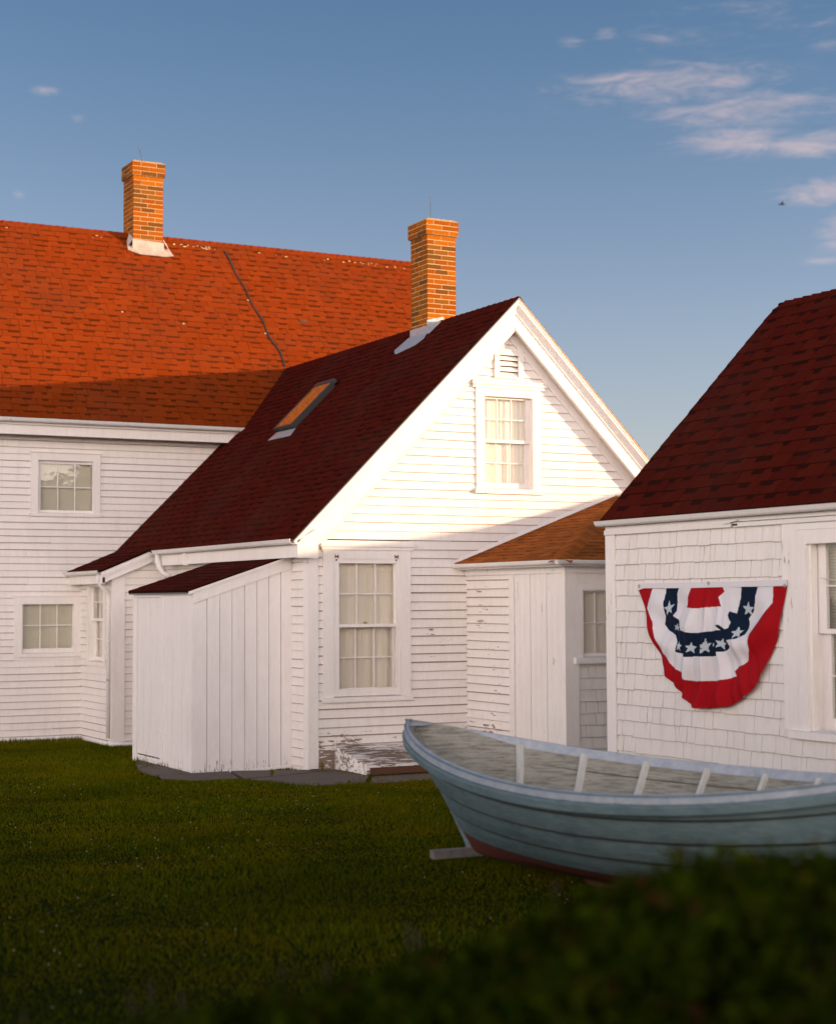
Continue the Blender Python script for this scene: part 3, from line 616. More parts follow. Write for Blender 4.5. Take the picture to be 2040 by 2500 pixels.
mb=MB(); fg.box(mb,7.59,7.64,1.424,1.434,.0,.014); fg.box(mb,7.60,7.618,1.434,1.444,.0,.012); mb.build('sash_lock','brass',w2)
# wing chimney on the ridge
wc=chimney(house,9.215,17.03,.37,.40,4.6,6.10,.025,.0575)
mb=MB(); n_w=Vector((-1,0,1)).normalized()
def WP(X,Y,h=.014): return Vector((X,Y,ZR-abs(XR_-X)))+n_w*h
q=[WP(9.21,17.0,.02),WP(9.21,17.47,.02),WP(9.07,17.56,.018),WP(9.03,17.50,.018),WP(8.99,17.38,.018),WP(9.02,17.2,.018),WP(9.05,17.02,.018),WP(9.12,16.93,.018)]
mb.add(q,[tuple(range(8))])
mb.hexa([(9.195,17.01,4.66),(9.21,17.01,4.66),(9.21,17.45,4.66),(9.195,17.45,4.66),(9.205,17.01,4.84),(9.213,17.01,4.84),(9.213,17.45,4.84),(9.205,17.45,4.84)])
mb.hexa([(9.20,17.012,4.68),(9.40,17.012,4.8),(9.40,17.028,4.8),(9.20,17.028,4.68),(9.20,17.015,4.90),(9.42,17.015,4.955),(9.42,17.027,4.955),(9.20,17.027,4.90)])
mb.add([WP(9.18,16.93,.016),WP(9.34,16.90,.016),WP(9.35,17.02,.02),WP(9.2,17.02,.02)],[(0,1,2,3)])
mb.build('flashing','lead',wc)
mb=MB(); tube(mb,[(9.30,17.1,6.08),(9.295,17.1,6.38)],[.005,.003],6); mb.build('lightning_rod','rod_metal',wc)
# skylight on the wing roof (low box seen from the side)
def skylight():
    a=Vector((0,-1,0)); u=Vector((1,0,1)).normalized(); n=n_w
    O=Vector((8.19,19.0,ZR-(XR_-8.19))); W,L=.50,.78
    P=lambda x,y,h:O+a*x+u*y+n*h
    mb=MB(); 
    def b(x0,x1,y0,y1,h0,h1,mi=0,m=mb): m.hexa([P(x0,y0,h0),P(x1,y0,h0),P(x1,y1,h0),P(x0,y1,h0),P(x0,y0,h1),P(x1,y0,h1),P(x1,y1,h1),P(x0,y1,h1)],mi)
    b(.01,W-.01,0.01,.03,0,.075); b(.01,W-.01,L-.03,L,0,.075); b(.01,.03,.03,L-.03,0,.0745); b(W-.03,W-.01,.03,L-.03,0,.0745); b(-.012,W+.012,-.012,.012,.055,.086); b(-.012,W+.012,L-.01,L+.05,.045,.092)
    b(-.013,.012,.012,L-.01,.055,.087); b(W-.012,W+.013,.012,L-.01,.055,.087)
    s=mb.build('skylight','skylight_frame',house)
    m2=MB(); b(.012,W-.012,.012,L-.012,.072,.080,0,m2); m2.build('skylight_glass','skylight_shade',s)
    m3=MB(); m3.add([P(-.10,-.14,.014),P(W+.10,-.14,.014),P(W+.06,-.005,.02),P(-.02,-.005,.02)],[(0,1,2,3)]); m3.build('apron_flashing','lead',s)
skylight()
# --- bump-out between wing and main block
bs=.415; BZ=2.30; BX=6.77; LXE=6.14
lz=BZ-(BX-LXE)*bs; bl=math.hypot(BX-LXE,BZ-lz)
roof((LXE,YM+.05,lz),(0,-1,0),(BX-LXE,0,BZ-lz),lambda t:(0,YM+.05-19.58),bl+.03,.115,'maroon_shingle',house,'bump_roof',seed=41)
fbs=X_(XB); fbf=Y_(YB); nw=(-20.69,-19.93,.90,1.93)
mb=MB(); clap(mb,fbs,-YM,-YB-.03,-.02,1.95,.0875,holes=[nw],seed=15); mb.build('bump_side_wall',['siding','lap_dirt_shade'],house)
mb=MB(); clap(mb,fbf,XB+.145,XW,-.02,2.26,.0895,seed=16,hi=None,lo=lambda v:LXE+(v-(lz-.12))/bs,dirt_shade=.004,joints=False); mb.build('bump_front_wall',['siding','lap_dirt_shade'],house)
mb=MB(); fbf.box(mb,XB-.022,XB+.145,-.02,2.0,-.02,.022); fbs.box(mb,-YB-.08,-YB-.0225,-.02,1.93,-.02,.0222)
# raking cornice
def slab(y0,y1,d0,d1,xa=LXE,xb=BX+.10):
    za=BZ-(BX-xa)*bs; zb=BZ-(BX-xb)*bs
    mb.hexa([(xa,y0,za-d1),(xb,y0,zb-d1),(xb,y1,zb-d1),(xa,y1,za-d1),(xa,y0,za-d0),(xb,y0,zb-d0),(xb,y1,zb-d0),(xa,y1,za-d0)])
slab(19.60,19.72,.165,.025); slab(19.575,19.60,.075,.025); slab(19.587,19.5995,.098,.076)
mb.hexa([(LXE+.02,19.60,lz-.16),(LXE+.05,19.60,lz-.16),(LXE+.05,YM,lz-.16),(LXE+.02,YM,lz-.16),(LXE+.02,19.60,lz-.02),(LXE+.05,19.60,lz-.02),(LXE+.05,YM,lz-.02),(LXE+.02,YM,lz-.02)])
mb.hexa([(LXE+.05,19.72,lz-.15),(XB,19.72,lz-.15),(XB,YM,lz-.15),(LXE+.05,YM,lz-.15),(LXE+.05,19.72,lz-.13),(XB,19.72,lz-.13),(XB,YM,lz-.13),(LXE+.05,YM,lz-.13)])
mb.build('bump_trim','trim',house)
gutter('bump_gutter',(0,-1,0),(LXE+.02,YM-.02,lz-.008),YM-19.60,house,r=.04,out=(-1,0,0))
mb=MB(); x0=XB-.045; y0=YB+.03
tube(mb,[(LXE-.02,19.66,lz-.05),(LXE-.02,19.66,lz-.13),(LXE+.0,19.66,lz-.17),(x0,y0,lz-.27),(x0,y0,lz-.33),(x0,y0,.02)],.026,10); tube(mb,[(x0,y0,1.155),(x0,y0,1.185)],.031,10); mb.build('downspout','gutter_paint',house,smooth=True)
window(house,fbs,nw,(-20.56,-20.05,.975,1.86),.085,meet=1.44,cols=2,rows=2,curtain='drape',sill=(-20.71,-19.91,.875,.925,.04),rec=.04)
# --- annex (small hipped room)
ax0=XA-.15; ay0=YA-.15; asl=.372; az0=2.035
fa=X_(XA); fb=Y_(YA); AX1=11.5
mb=MB(); clap(mb,fa,-YG,-14.57,-.02,1.91,.0895,seed=17,dirt_shade=.006,joints=False); mb.build('annex_side_wall',['siding_worn','lap_dirt_shade'],house)
# plank door and its boards
mb=MB(); fa.box(mb,-14.57,-14.475,-.02,1.91,-.02,.018); fa.box(mb,-13.70,-YA-.0,-.02,1.91,-.02,.020); fa.box(mb,-14.475,-13.70,1.92,1.935,-.02,.016)
fb.box(mb,XA-.0205,XA+.135,-.02,1.91,-.02,.022); fa.box(mb,-YG,-YA,1.912,2.0,-.02,.024); fb.box(mb,XA-.0235,AX1,1.912,2.0,-.02,.0245)
mb.build('annex_trim','trim_worn',house)
mb=MB(); u=-14.472; ws=[.098,.102,.095,.10,.096,.103,.094,.083]
for k,wv in enumerate(ws):
    fa.box(mb,u+.003,u+wv-.003,-.02,1.918,-.025,.006+.002*((k*7)%3-1)); u+=wv
d=mb.build('plank_door','trim_worn',house)
mb=MB(); fa.box(mb,-14.472,-13.70,-.02,1.92,-.04,-.03); mb.build('door_gap','dark_gap',d)
mb=MB(); fa.box(mb,-13.80,-13.72,1.062,1.076,.008,.016); fa.box(mb,-13.765,-13.748,1.03,1.10,.008,.02); mb.build('latch','gutter_paint',d)
mb=MB(); fa.box(mb,-14.44,-14.41,1.66,1.84,.0075,.014); mb.build('hinge','white_paint',d)
aw=(8.945,9.75,1.10,1.80)
mb=MB(); shakes(mb,fb,XA+.135,AX1,.0,1.07,.113,wmin=.08,wmax=.2,seed=9); mb.build('annex_shingles',['shingle_paint','lap_dirt_shade'],house)
mb=MB(); fb.box(mb,XA+.135,AX1,1.80,1.911,-.02,.008); fb.box(mb,9.75,AX1,1.04,1.80,-.02,.010); fb.box(mb,XA+.135,aw[0],1.04,1.80,-.02,.009); mb.build('annex_panel','trim',house)
window(house,fb,aw,(8.985,9.72,1.142,1.722),.05,cols=4,rows=2,curtain='sheer',sill=(8.885,9.80,1.045,1.105,.06),cap=[(8.955,9.75,1.741,1.748,.018)],rec=.03)
La=2.05*math.hypot(1,asl); sa=math.hypot(1,asl)
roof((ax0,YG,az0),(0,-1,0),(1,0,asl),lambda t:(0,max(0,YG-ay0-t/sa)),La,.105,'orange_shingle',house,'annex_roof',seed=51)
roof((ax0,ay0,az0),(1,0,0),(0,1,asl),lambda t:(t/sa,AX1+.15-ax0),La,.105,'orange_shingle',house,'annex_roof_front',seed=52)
hx=2.05
def hipcap():
    p0=Vector((ax0-.01,ay0-.01,az0+.005)); p1=Vector((ax0+hx,ay0+hx,az0+hx*asl)); 
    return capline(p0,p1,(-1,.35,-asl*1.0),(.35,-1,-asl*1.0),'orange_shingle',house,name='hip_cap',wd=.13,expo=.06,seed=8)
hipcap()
gutter('annex_gutter',(0,-1,0),(ax0+.02,YG-.005,az0-.005),YG-ay0+.02,house,r=.036,out=(-1,0,0),mat='trim')
gutter('annex_gutter',(1,0,0),(ax0-.05,ay0+.02,az0-.005),AX1-ax0+.1,house,r=.036,out=(0,-1,0),mat='trim')
mb=MB(); 
mb.hexa([(ax0+.02,ay0+.02,az0-.06),(XA,ay0+.02,az0-.06),(XA,YG,az0-.06),(ax0+.02,YG,az0-.06),(ax0+.02,ay0+.02,az0-.02),(XA,ay0+.02,az0-.0),(XA,YG,az0-.0),(ax0+.02,YG,az0-.02)])
mb.hexa([(XA,ay0+.02,az0-.061),(AX1,ay0+.02,az0-.061),(AX1,YA,az0-.061),(XA,YA,az0-.061),(XA,ay0+.02,az0-.02),(AX1,ay0+.02,az0-.02),(AX1,YA,az0-.001),(XA,YA,az0-.001)])
mb.build('annex_eave','trim',house)
# wall flashing above the annex roof, slightly ragged
mb=MB(); n_=24
pts=[]
for k in range(n_+1):
    X=ax0+.03+2.0*k/n_; z=az0+(X-ax0)*asl+.012; pts.append((X,z))
for k in range(n_):
    (xa,za),(xb,zb)=pts[k],pts[k+1]; hh=.028+.012*random.random(); y=YG-.028
    mb.hexa([(xa,y,za),(xb,y,zb),(xb,YG,zb),(xa,YG,za),(xa,y+.012,za+hh),(xb,y+.012,zb+hh),(xb,YG,zb+hh),(xa,YG,za+hh)])
mb.build('step_flashing','trim_worn',house)
# ================================================================== lean-to shed
XS=5.904; YS=15.86; YS2=17.65; base=-.065
shed=thing('lean_to_shed',(6.4,16.7,-.06),'white vertical board lean-to shed with small dark red roof against the house wing','shed')
fs=Y_(YS); fsl=X_(XS); sm=(2.135-1.782)/(6.99-5.907)
mb=MB(); u=XS+.02; rr=random.Random(3)
bw=[.155,.136,.132,.134,.134,.131,.133,.133]
x=XS+.0
for k,wv in enumerate(bw):
    e=min(x+wv,XW-.0); zt=lambda X:1.765+(X-XS)*sm
    P=fs.P; g_=.0028; n1=.0+.003*((k*5)%3)
    mb.hexa([P(x+g_,base+rr.uniform(0,.012),-.02),P(e-g_,base+rr.uniform(0,.012),-.02),P(e-g_,base,n1),P(x+g_,base,n1),P(x+g_,zt(x)-.02,-.02),P(e-g_,zt(e)-.02,-.02),P(e-g_,zt(e)-.02,n1),P(x+g_,zt(x)-.02,n1)]); x=e
wall=mb.build('shed_wall','shed_paint',shed)
mb=MB(); P=fs.P
mb.hexa([P(XS-.002,zt(XS)-.13,.0045),P(XW-.02,zt(XW)-.13,.0045),P(XW-.02,zt(XW)-.13,.018),P(XS-.002,zt(XS)-.13,.018),P(XS-.002,zt(XS)-.01,.0045),P(XW-.02,zt(XW)-.01,.0045),P(XW-.02,zt(XW)-.01,.018),P(XS-.002,zt(XS)-.01,.018)])
mb.build('rake_trim','shed_paint',shed)
# front face with two leaves
mb=MB()
def vb(u0,u1,v0,v1,n0,n1,num):
    for k in range(num):
        a=u0+(u1-u0)*k/num; b=u0+(u1-u0)*(k+1)/num; fsl.box(mb,a+.002,b-.002,v0,v1,n0,n1+.0006*(k%2))
fsl.box(mb,-YS2,-YS2+.055,base-.01,1.70,-.02,.016); fsl.box(mb,-YS2+.055,-YS2+.125,base,1.70,-.02,.010); fsl.box(mb,-16.775,-16.69,base-.02,1.72,-.02,.017)
fsl.box(mb,-YS2,-16.775,1.702,1.782,-.02,.013); fsl.box(mb,-16.775,-YS,1.722,1.782,-.02,.0135)
vb(-16.69,-YS-.0,base,1.72,-.02,.004,6)
fsl.box(mb,-YS2+.125,-16.775,base,.02,-.02,.002)
mb.build('front_boards','shed_paint',shed)
mb=MB(); vb(-YS2+.13,-16.78,.035,1.698,-.02,.006,7); dr=mb.build('shed_door','shed_paint',shed)
for z in (1.44,.30):
    mb=MB(); fsl.box(mb,-16.86,-16.79,z+.02,z+.034,.008,.016); fsl.box(mb,-16.80,-16.765,z-.045,z+.06,.018,.024); fsl.box(mb,-16.785,-16.72,z-.004,z+.010,.020,.026); mb.build('door_hinge','trim_worn',dr)
mb=MB(); fbk2=Fr((0,YS2,0),(-1,0,0),(0,0,1),(0,1,0)); fbk2.box(mb,-XW,-XS,base,1.78,-.02,0); mb.build('rear_boards','shed_paint',shed)
roof((XS-.05,YS2+.03,1.785-.05*sm),(0,-1,0),(1,0,sm),lambda t:(0,YS2+.03-YS+.03),(XW-XS+.05)*math.hypot(1,sm),.115,'maroon_shingle',shed,'shed_roof',seed=61)
mb=MB(); ze=1.785-.05*sm
mb.hexa([(XS-.053,YS-.033,ze-.034),(XS-.045,YS-.033,ze-.034),(XS-.045,YS2+.03,ze-.034),(XS-.053,YS2+.03,ze-.034),(XS-.053,YS-.033,ze-.002),(XS-.045,YS-.033,ze-.002),(XS-.045,YS2+.03,ze-.002),(XS-.053,YS2+.03,ze-.002)])
za,zb=ze-.02,ze-.02+(XW-XS+.05)*sm
mb.build('eave_drip','drip_edge',shed)
mb=MB(); mb.hexa([(XS-.053,YS-.036,za-.022),(XW-.02,YS-.036,zb-.022),(XW-.02,YS-.0,zb-.022),(XS-.053,YS-.0,za-.022),(XS-.053,YS-.036,za+.006),(XW-.02,YS-.036,zb+.006),(XW-.02,YS-.0,zb+.006),(XS-.053,YS-.0,za+.006)]); mb.build('rake_drip','trim',shed)
mb=MB(); mb.hexa([(XS+.10,YS-.02,base-.012),(6.985,YS-.02,base+.03),(6.985,YS+.0,base+.03),(XS+.10,YS+.0,base-.012),(XS+.10,YS-.02,base+.008),(6.985,YS-.02,base+.055),(6.985,YS,base+.055),(XS+.10,YS,base+.008)]); mb.build('base_strip','trim_worn',shed)
# ================================================================== cellar hatch
hatch=thing('cellar_hatch',(7.9,15.0,0),'low sloping cellar hatch of peeling white planks under the tall lower window','cellar hatch')
hx0,hx1=7.262,8.55; zb_,zf=.205,.062; yf=14.69
mb=MB(); npl=4
for k in range(npl):
    a,b=k/npl,(k+1)/npl; ya,yb=YG-.02-(YG-.02-yf)*a-.005,YG-.02-(YG-.02-yf)*b+.005; z0=zb_+(zf-zb_)*a; z1=zb_+(zf-zb_)*b; j=.002*(k%2)
    mb.hexa([(hx0-.012+.01*(k%2),yb,z1-.022),(hx1,yb,z1-.022),(hx1,ya,z0-.022),(hx0-.012+.01*(k%2),ya,z0-.022),(hx0-.012+.01*(k%2),yb,z1+j),(hx1,yb,z1+j),(hx1,ya,z0+j),(hx0-.012+.01*(k%2),ya,z0+j)])
mb.build('plank_lid','hatch_paint',hatch)
mb=MB(); mb.hexa([(hx0,yf+.01,-.03),(hx0+.03,yf+.01,-.03),(hx0+.03,YG-.02,-.03),(hx0,YG-.02,-.03),(hx0,yf+.01,zf-.024),(hx0+.03,yf+.01,zf-.024),(hx0+.03,YG-.02,zb_-.024),(hx0,YG-.02,zb_-.024)]); mb.build('cheek_board','hatch_paint',hatch)
mb=MB(); mb.hexa([(hx0+.03,yf+.015,-.03),(hx1,yf+.015,-.03),(hx1,yf+.04,-.03),(hx0+.03,yf+.04,-.03),(hx0+.03,yf+.015,zf-.025),(hx1,yf+.015,zf-.025),(hx1,yf+.04,zf-.025),(hx0+.03,yf+.04,zf-.025)]); mb.build('front_board','rust',hatch)
# ================================================================== right outbuilding
ob=thing('shingled_outbuilding',(9.6,9,0),'white shingle walled outbuilding with steep dark red roof, bunting on its wall','building')
fo=X_(XO); ow=(-9.31,-8.20,.72,2.14)
OY1=4.2
mb=MB(); shakes(mb,fo,-YO+.11,-OY1,.0+.155,2.194,.1275,holes=[(-9.33,-8.18,.70,2.2)],seed=77); shakes(mb,fo,-YO+.11,-OY1,-.05,.153,.1,seed=78); mb.build('shingle_wall',['shingle_paint','lap_dirt_shade'],ob)
mb=MB(); fn=Fr((0,YO,0),(-1,0,0),(0,0,1),(0,1,0)); OX1=2*9.93-XO
shakes(mb,fn,-OX1,-XO,-.05,2.2,.1275,wmin=.08,wmax=.3,seed=5); mb.build('north_wall',['shingle_paint','lap_dirt_shade'],ob)
mb=MB(); mb.add([(XO,YO,2.30),(XO,YO,2.19),(OX1,YO,2.19),(OX1,YO,2.30),(9.93,YO,4.24)],[(0,1,2,3,4)]); mb.add([(XO,OY1,-.05),(OX1,OY1,-.05),(OX1,OY1,2.2),(9.93,OY1,4.15),(XO,OY1,2.2)],[(0,1,2,3,4)]); mb.add([(OX1,OY1,-.05),(OX1,YO,-.05),(OX1,YO,2.2),(OX1,OY1,2.2)],[(0,1,2,3)]); mb.build('end_wall','shingle_paint',ob)
mb=MB(); fo.box(mb,-YO-.022,-YO+.105,-.05,2.19,-.02,.022); fn.box(mb,-XO-.11,-XO-.0,-.05,2.19,-.02,.0225); fo.box(mb,-9.47,-9.312,.72,2.19,-.02,.019)
fo.box(mb,-9.45,-OY1,2.142,2.188,-.02,.0192)
mb.build('corner_board','trim_worn',ob)
oe=7.985; oz=2.318; OS=1.022; RX=9.93; oL=(RX-oe)*math.hypot(1,OS)
YN=YO-.38+.0
YN=11.725
roof((oe,YN,oz),(0,-1,0),(1,0,OS),lambda t:(max(0,(t-oL+.10)*.9),YN-OY1+.3),oL,.149,'maroon_shingle',ob,'outbuilding_roof',seed=71)
roof((2*RX-oe,OY1-.3,oz),(0,1,0),(-1,0,OS),lambda t:(0,YN-OY1+.3),oL,.125,'maroon_shingle',ob,'outbuilding_roof_east',seed=72)
capline((RX,YN-.10,oz+(RX-oe)*OS),(RX,OY1-.3,oz+(RX-oe)*OS),(-1,0,-1),(1,0,-1),'maroon_shingle',ob,wd=.10,expo=.12,seed=15)
gutter('outbuilding_gutter',(0,-1,0),(oe+.012,YN+.02,oz-.014),YN-OY1+.3,ob,r=.036,out=(-1,0,0))
mb=MB()
fo.box(mb,-YO-.022,-OY1,2.232,2.30,-.02,.02)
fo.box(mb,-YO-.022,-10.03,2.192,2.232,-.02,.035); fo.box(mb,-10.0,-OY1,2.192,2.225,-.02,.034)
P=fo.P; mb.hexa([P(-10.10,2.215,.03),P(-9.95,2.235,.03),P(-9.95,2.235,.05),P(-10.10,2.215,.05),P(-10.10,2.23,.03),P(-9.95,2.25,.03),P(-9.95,2.25,.05),P(-10.10,2.23,.05)])
mb.build('outbuilding_eave','gutter_paint',ob)
mb=MB(); fo.box(mb,-10.01,-9.95,2.20,2.216,.03,.0355); mb.build('rotten_gap','dark_gap',ob)
window(ob,fo,(-9.312,-8.20,.72,2.14),(-9.115,-8.32,.812,2.045),.10,meet=1.425,cols=3,rows=2,curtain='blind',sill=(-9.40,-8.1,.665,.722,.05),mat='trim_worn',rec=.09)
mb=MB(); fo.box(mb,-9.215,-9.190,.722,2.05,-.06,-.010); mb.build('window_stop','trim_worn',ob)
mb=MB(); tube(mb,[fo.P(-9.10,1.80,-.01),fo.P(-9.0,1.785,.0),fo.P(-8.85,1.775,.0),fo.P(-8.5,1.79,-.02)],.004,6); mb.build('loose_cord','twine',ob)
# added unseen long building whose roof throws the evening shade over yard and lower walls
def shade_building():
    t=thing('shade_caster',(15.2,0,0),'unseen long pitched-roof block added to shade the yard and lower walls','building')
    rx=15.0; tan=.131
    zt=lambda dx:2.37+tan*(rx-8.62)
    z=zt(0)
    ys=[-26,11.05,11.55,12.6]; zs=[z,z,z+.02,z+.20]
    mb=MB()
    for i in range(3):
        for s in (-1,1): mb.add([(rx,ys[i],zs[i]),(rx,ys[i+1],zs[i+1]),(rx+s*3,ys[i+1],zs[i+1]-1.5),(rx+s*3,ys[i],zs[i]-1.5)],[(0,1,2,3)])
    mb.build('roof','maroon_shingle',t)
    mb=MB()
    for s in (-1,1): mb.add([(rx+s*2.8,-26,-.05),(rx+s*2.8,12.6,-.05),(rx+s*2.8,12.6,z-1.35),(rx+s*2.8,-26,z-1.45)],[(0,1,2,3)])
    for y in (-25.9,12.5): mb.add([(rx-2.8,y,-.05),(rx+2.8,y,-.05),(rx+2.8,y,z-1.4),(rx,y,z-.02),(rx-2.8,y,z-1.4)],[(0,1,2,3,4)])
    mb.build('wall','white_paint',t)
shade_building()
# ================================================================== bunting
def bunting():
    t=thing('bunting',(XO-.03,10.35,1.78),'red, white and blue pleated fan bunting with stars hung on the shingled wall','bunting')
    S=.2304; ox,oy=1540,1400
    def inv(px,py):
        d=fw+rt*((ox+px*S-1020)/4112)-up*((oy+py*S-1250)/4112); k=(XO-.03)/d.x; return (-(d.y*k), 1.65+d.z*k)   # (u=-Y, z)
    out=[(80,178),(230,600),(310,850),(395,1085),(520,1255),(690,1423),(860,1425),(1060,1410),(1200,1330),(1330,1215),(1430,1000),(1540,700),(1600,420),(1650,130),(1645,110),(1340,135),(970,140),(640,150),(140,150)]
    redB_in=[(225,160),(215,250),(178,370),(260,520),(310,700),(370,850),(430,930),(460,985),(580,1055),(568,1105),(620,1130),(680,1143),(850,1140),(945,1140),(1040,1120),(1122,1090),(1095,1040),(1130,990),(1200,970),(1240,930),(1280,800),(1300,640),(1340,560),(1430,420),(1500,310),(1508,130)]
    white=redB_in+[(1340,135),(970,140),(640,150)]
    blueL=[(362,158),(515,150),(478,225),(485,330),(500,400),(470,450),(540,490),(560,560),(565,600),(680,632),(800,622),(940,600),(1000,600),(950,545),(985,545),(1045,590),(1075,580),(1095,520),(1055,440),(1070,400),(1140,425),(1150,330),(1160,140),(1335,138),(1330,300),(1300,400),(1240,480),(1255,590),(1240,650),(1160,695),(1060,705),(1095,775),(1080,800),(1020,828),(960,830),(960,870),(880,880),(800,878),(690,882),(640,885),(600,880),(595,855),(500,830),(520,730),(490,650),(400,600),(358,540),(380,450),(350,320)]
    redC=[(640,150),(970,140),(995,190),(940,250),(970,350),(910,352),(700,372),(612,362),(615,250)]
    def star(cx,cy,r,rot=0,sx=1): return [(cx+sx*(r if i%2==0 else r*.40)*math.sin(rot+i*math.pi/5),cy-(r if i%2==0 else r*.40)*math.cos(rot+i*math.pi/5)) for i in range(10)]
    stars=[star(415,370,82,-.25,.65),star(1250,378,84,.1,.75),star(1160,630,70,-.1,.8),star(512,572,46,.3,.9),star(545,770,58,.15,.5),star(665,790,66,.1,.75),star(835,775,92,-.12,.36),star(1010,745,68,.3,.8),star(890,755,30,.5,.4)]
    def inside(x,y,poly):
        c=np.zeros(x.shape,bool); n=len(poly); j=n-1
        for i in range(n):
            xi,yi=poly[i]; xj,yj=poly[j]
            if yi!=yj: c^=((yi>y)!=(yj>y))&(x<(xj-xi)*(y-yi)/(yj-yi)+xi)
            j=i
        return c
    step=5.0; xs=np.arange(70,1665,step); ys=np.arange(100,1440,step)
    GX,GY=np.meshgrid(xs,ys); cx,cy=GX[:-1,:-1]+step/2,GY[:-1,:-1]+step/2
    ins=inside(cx,cy,out); cls=np.zeros(cx.shape,int)
    cls[inside(cx,cy,white)]=1; cls[inside(cx,cy,blueL)]=2; cls[inside(cx,cy,redC)]=0
    for q_,s in enumerate(stars): cls[inside(cx,cy,s)&inside(cx,cy,blueL)]=3+q_
    # folds: pleats fan from the top centre, deeper lower down and around the swags
    def disp(x,y):
        t_=(y-140)/1280.; t_=min(max(t_,0),1); dx=(x-820)/ (300+520*t_)
        k=math.exp(-(dx/.62)**2)
        ph=(x-820)/(190+160*t_)
        d=.030*t_**.5*k*(.5+.5*math.cos(ph*2*math.pi*1.45+.6))*min(1,t_*4)
        d+=.010*t_*k*math.cos(ph*2*math.pi*3.1+1)
        # swags on either side
        for sx,sy in ((430,-1),(1230,1)):
            r=math.hypot((x-sx)/260.,(y-430)/420.); d+=.022*math.exp(-(r-.8)**2*9)*min(1,t_*3)
            d+=.008*math.sin((x*sy*.012+y*.016))*math.exp(-r*r)
        ed=1-abs(dx)
        d+=.012*math.sin(y*.011+x*.006)*t_
        return .006+d*2.0+.042*k*t_**.7*(1-abs(math.sin((x-820)/(95+75*t_)*math.pi*.9))**.6)
    V=np.zeros(GX.shape+(3,))
    for i in range(GX.shape[0]):
        for j in range(GX.shape[1]):
            u,z=inv(GX[i,j],GY[i,j]); V[i,j]=tuple(fo.P(u,z,.022+disp(GX[i,j],GY[i,j])))
    names=[('red_cloth','bunting_red'),('white_cloth','bunting_white'),('blue_cloth','bunting_blue'),]+[('star','bunting_star')]*9
    for c,(nm,mt) in enumerate(names):
        idx={};vs=[];fs_=[]
        for i,j in zip(*np.where(ins&(cls==c))):
            q=[]
            for a,b in ((i,j),(i,j+1),(i+1,j+1),(i+1,j)):
                if (a,b) not in idx: idx[(a,b)]=len(vs); vs.append(tuple(V[a,b]))
                q.append(idx[(a,b)])
            fs_.append(tuple(q))
        me=bpy.data.meshes.new(nm); me.from_pydata(vs,[],fs_); me.materials.append(MAT[mt]); me.polygons.foreach_set('use_smooth',[True]*len(fs_))
        o=bpy.data.objects.new(nm,me); COL.objects.link(o); o.parent=t; o.matrix_parent_inverse=Matrix.Translation(-Vector(t.location))
    mb=MB(); tp=[(78,120),(140,105),(640,95),(1100,85),(1650,65),(1650,132),(1340,140),(970,145),(640,155),(140,158),(80,182)]
    n=len(tp); fr_=[fo.P(*inv(*p),.040) for p in tp]; bk=[fo.P(*inv(*p),.030) for p in tp]
    mb.add(fr_+bk,[tuple(range(n)),tuple(range(n,2*n))[::-1]]+[(i,(i+1)%n,(i+1)%n+n,i+n) for i in range(n)]); mb.build('heading_tape','bunting_white',t)
    for px,py in ((97,135),(832,104),(1640,130)):
        mb=MB(); u,z=inv(px,py); c=fo.P(u,z,.043); r1,r2=.014,.008; ring=[]
        k=14
        for r,h in ((r1,0),(r1*.93,.004),(r2*1.1,.004),(r2,0)):
            ring+=[fo.P(u+r*math.cos(a)*.9,z+r*math.sin(a),.041+h) for a in [2*math.pi*i/k for i in range(k)]]
        mb.add(ring,[(a*k+i,a*k+(i+1)%k,(a+1)*k+(i+1)%k,(a+1)*k+i) for a in range(3) for i in range(k)]); mb.build('grommet','grommet',t)
bunting()
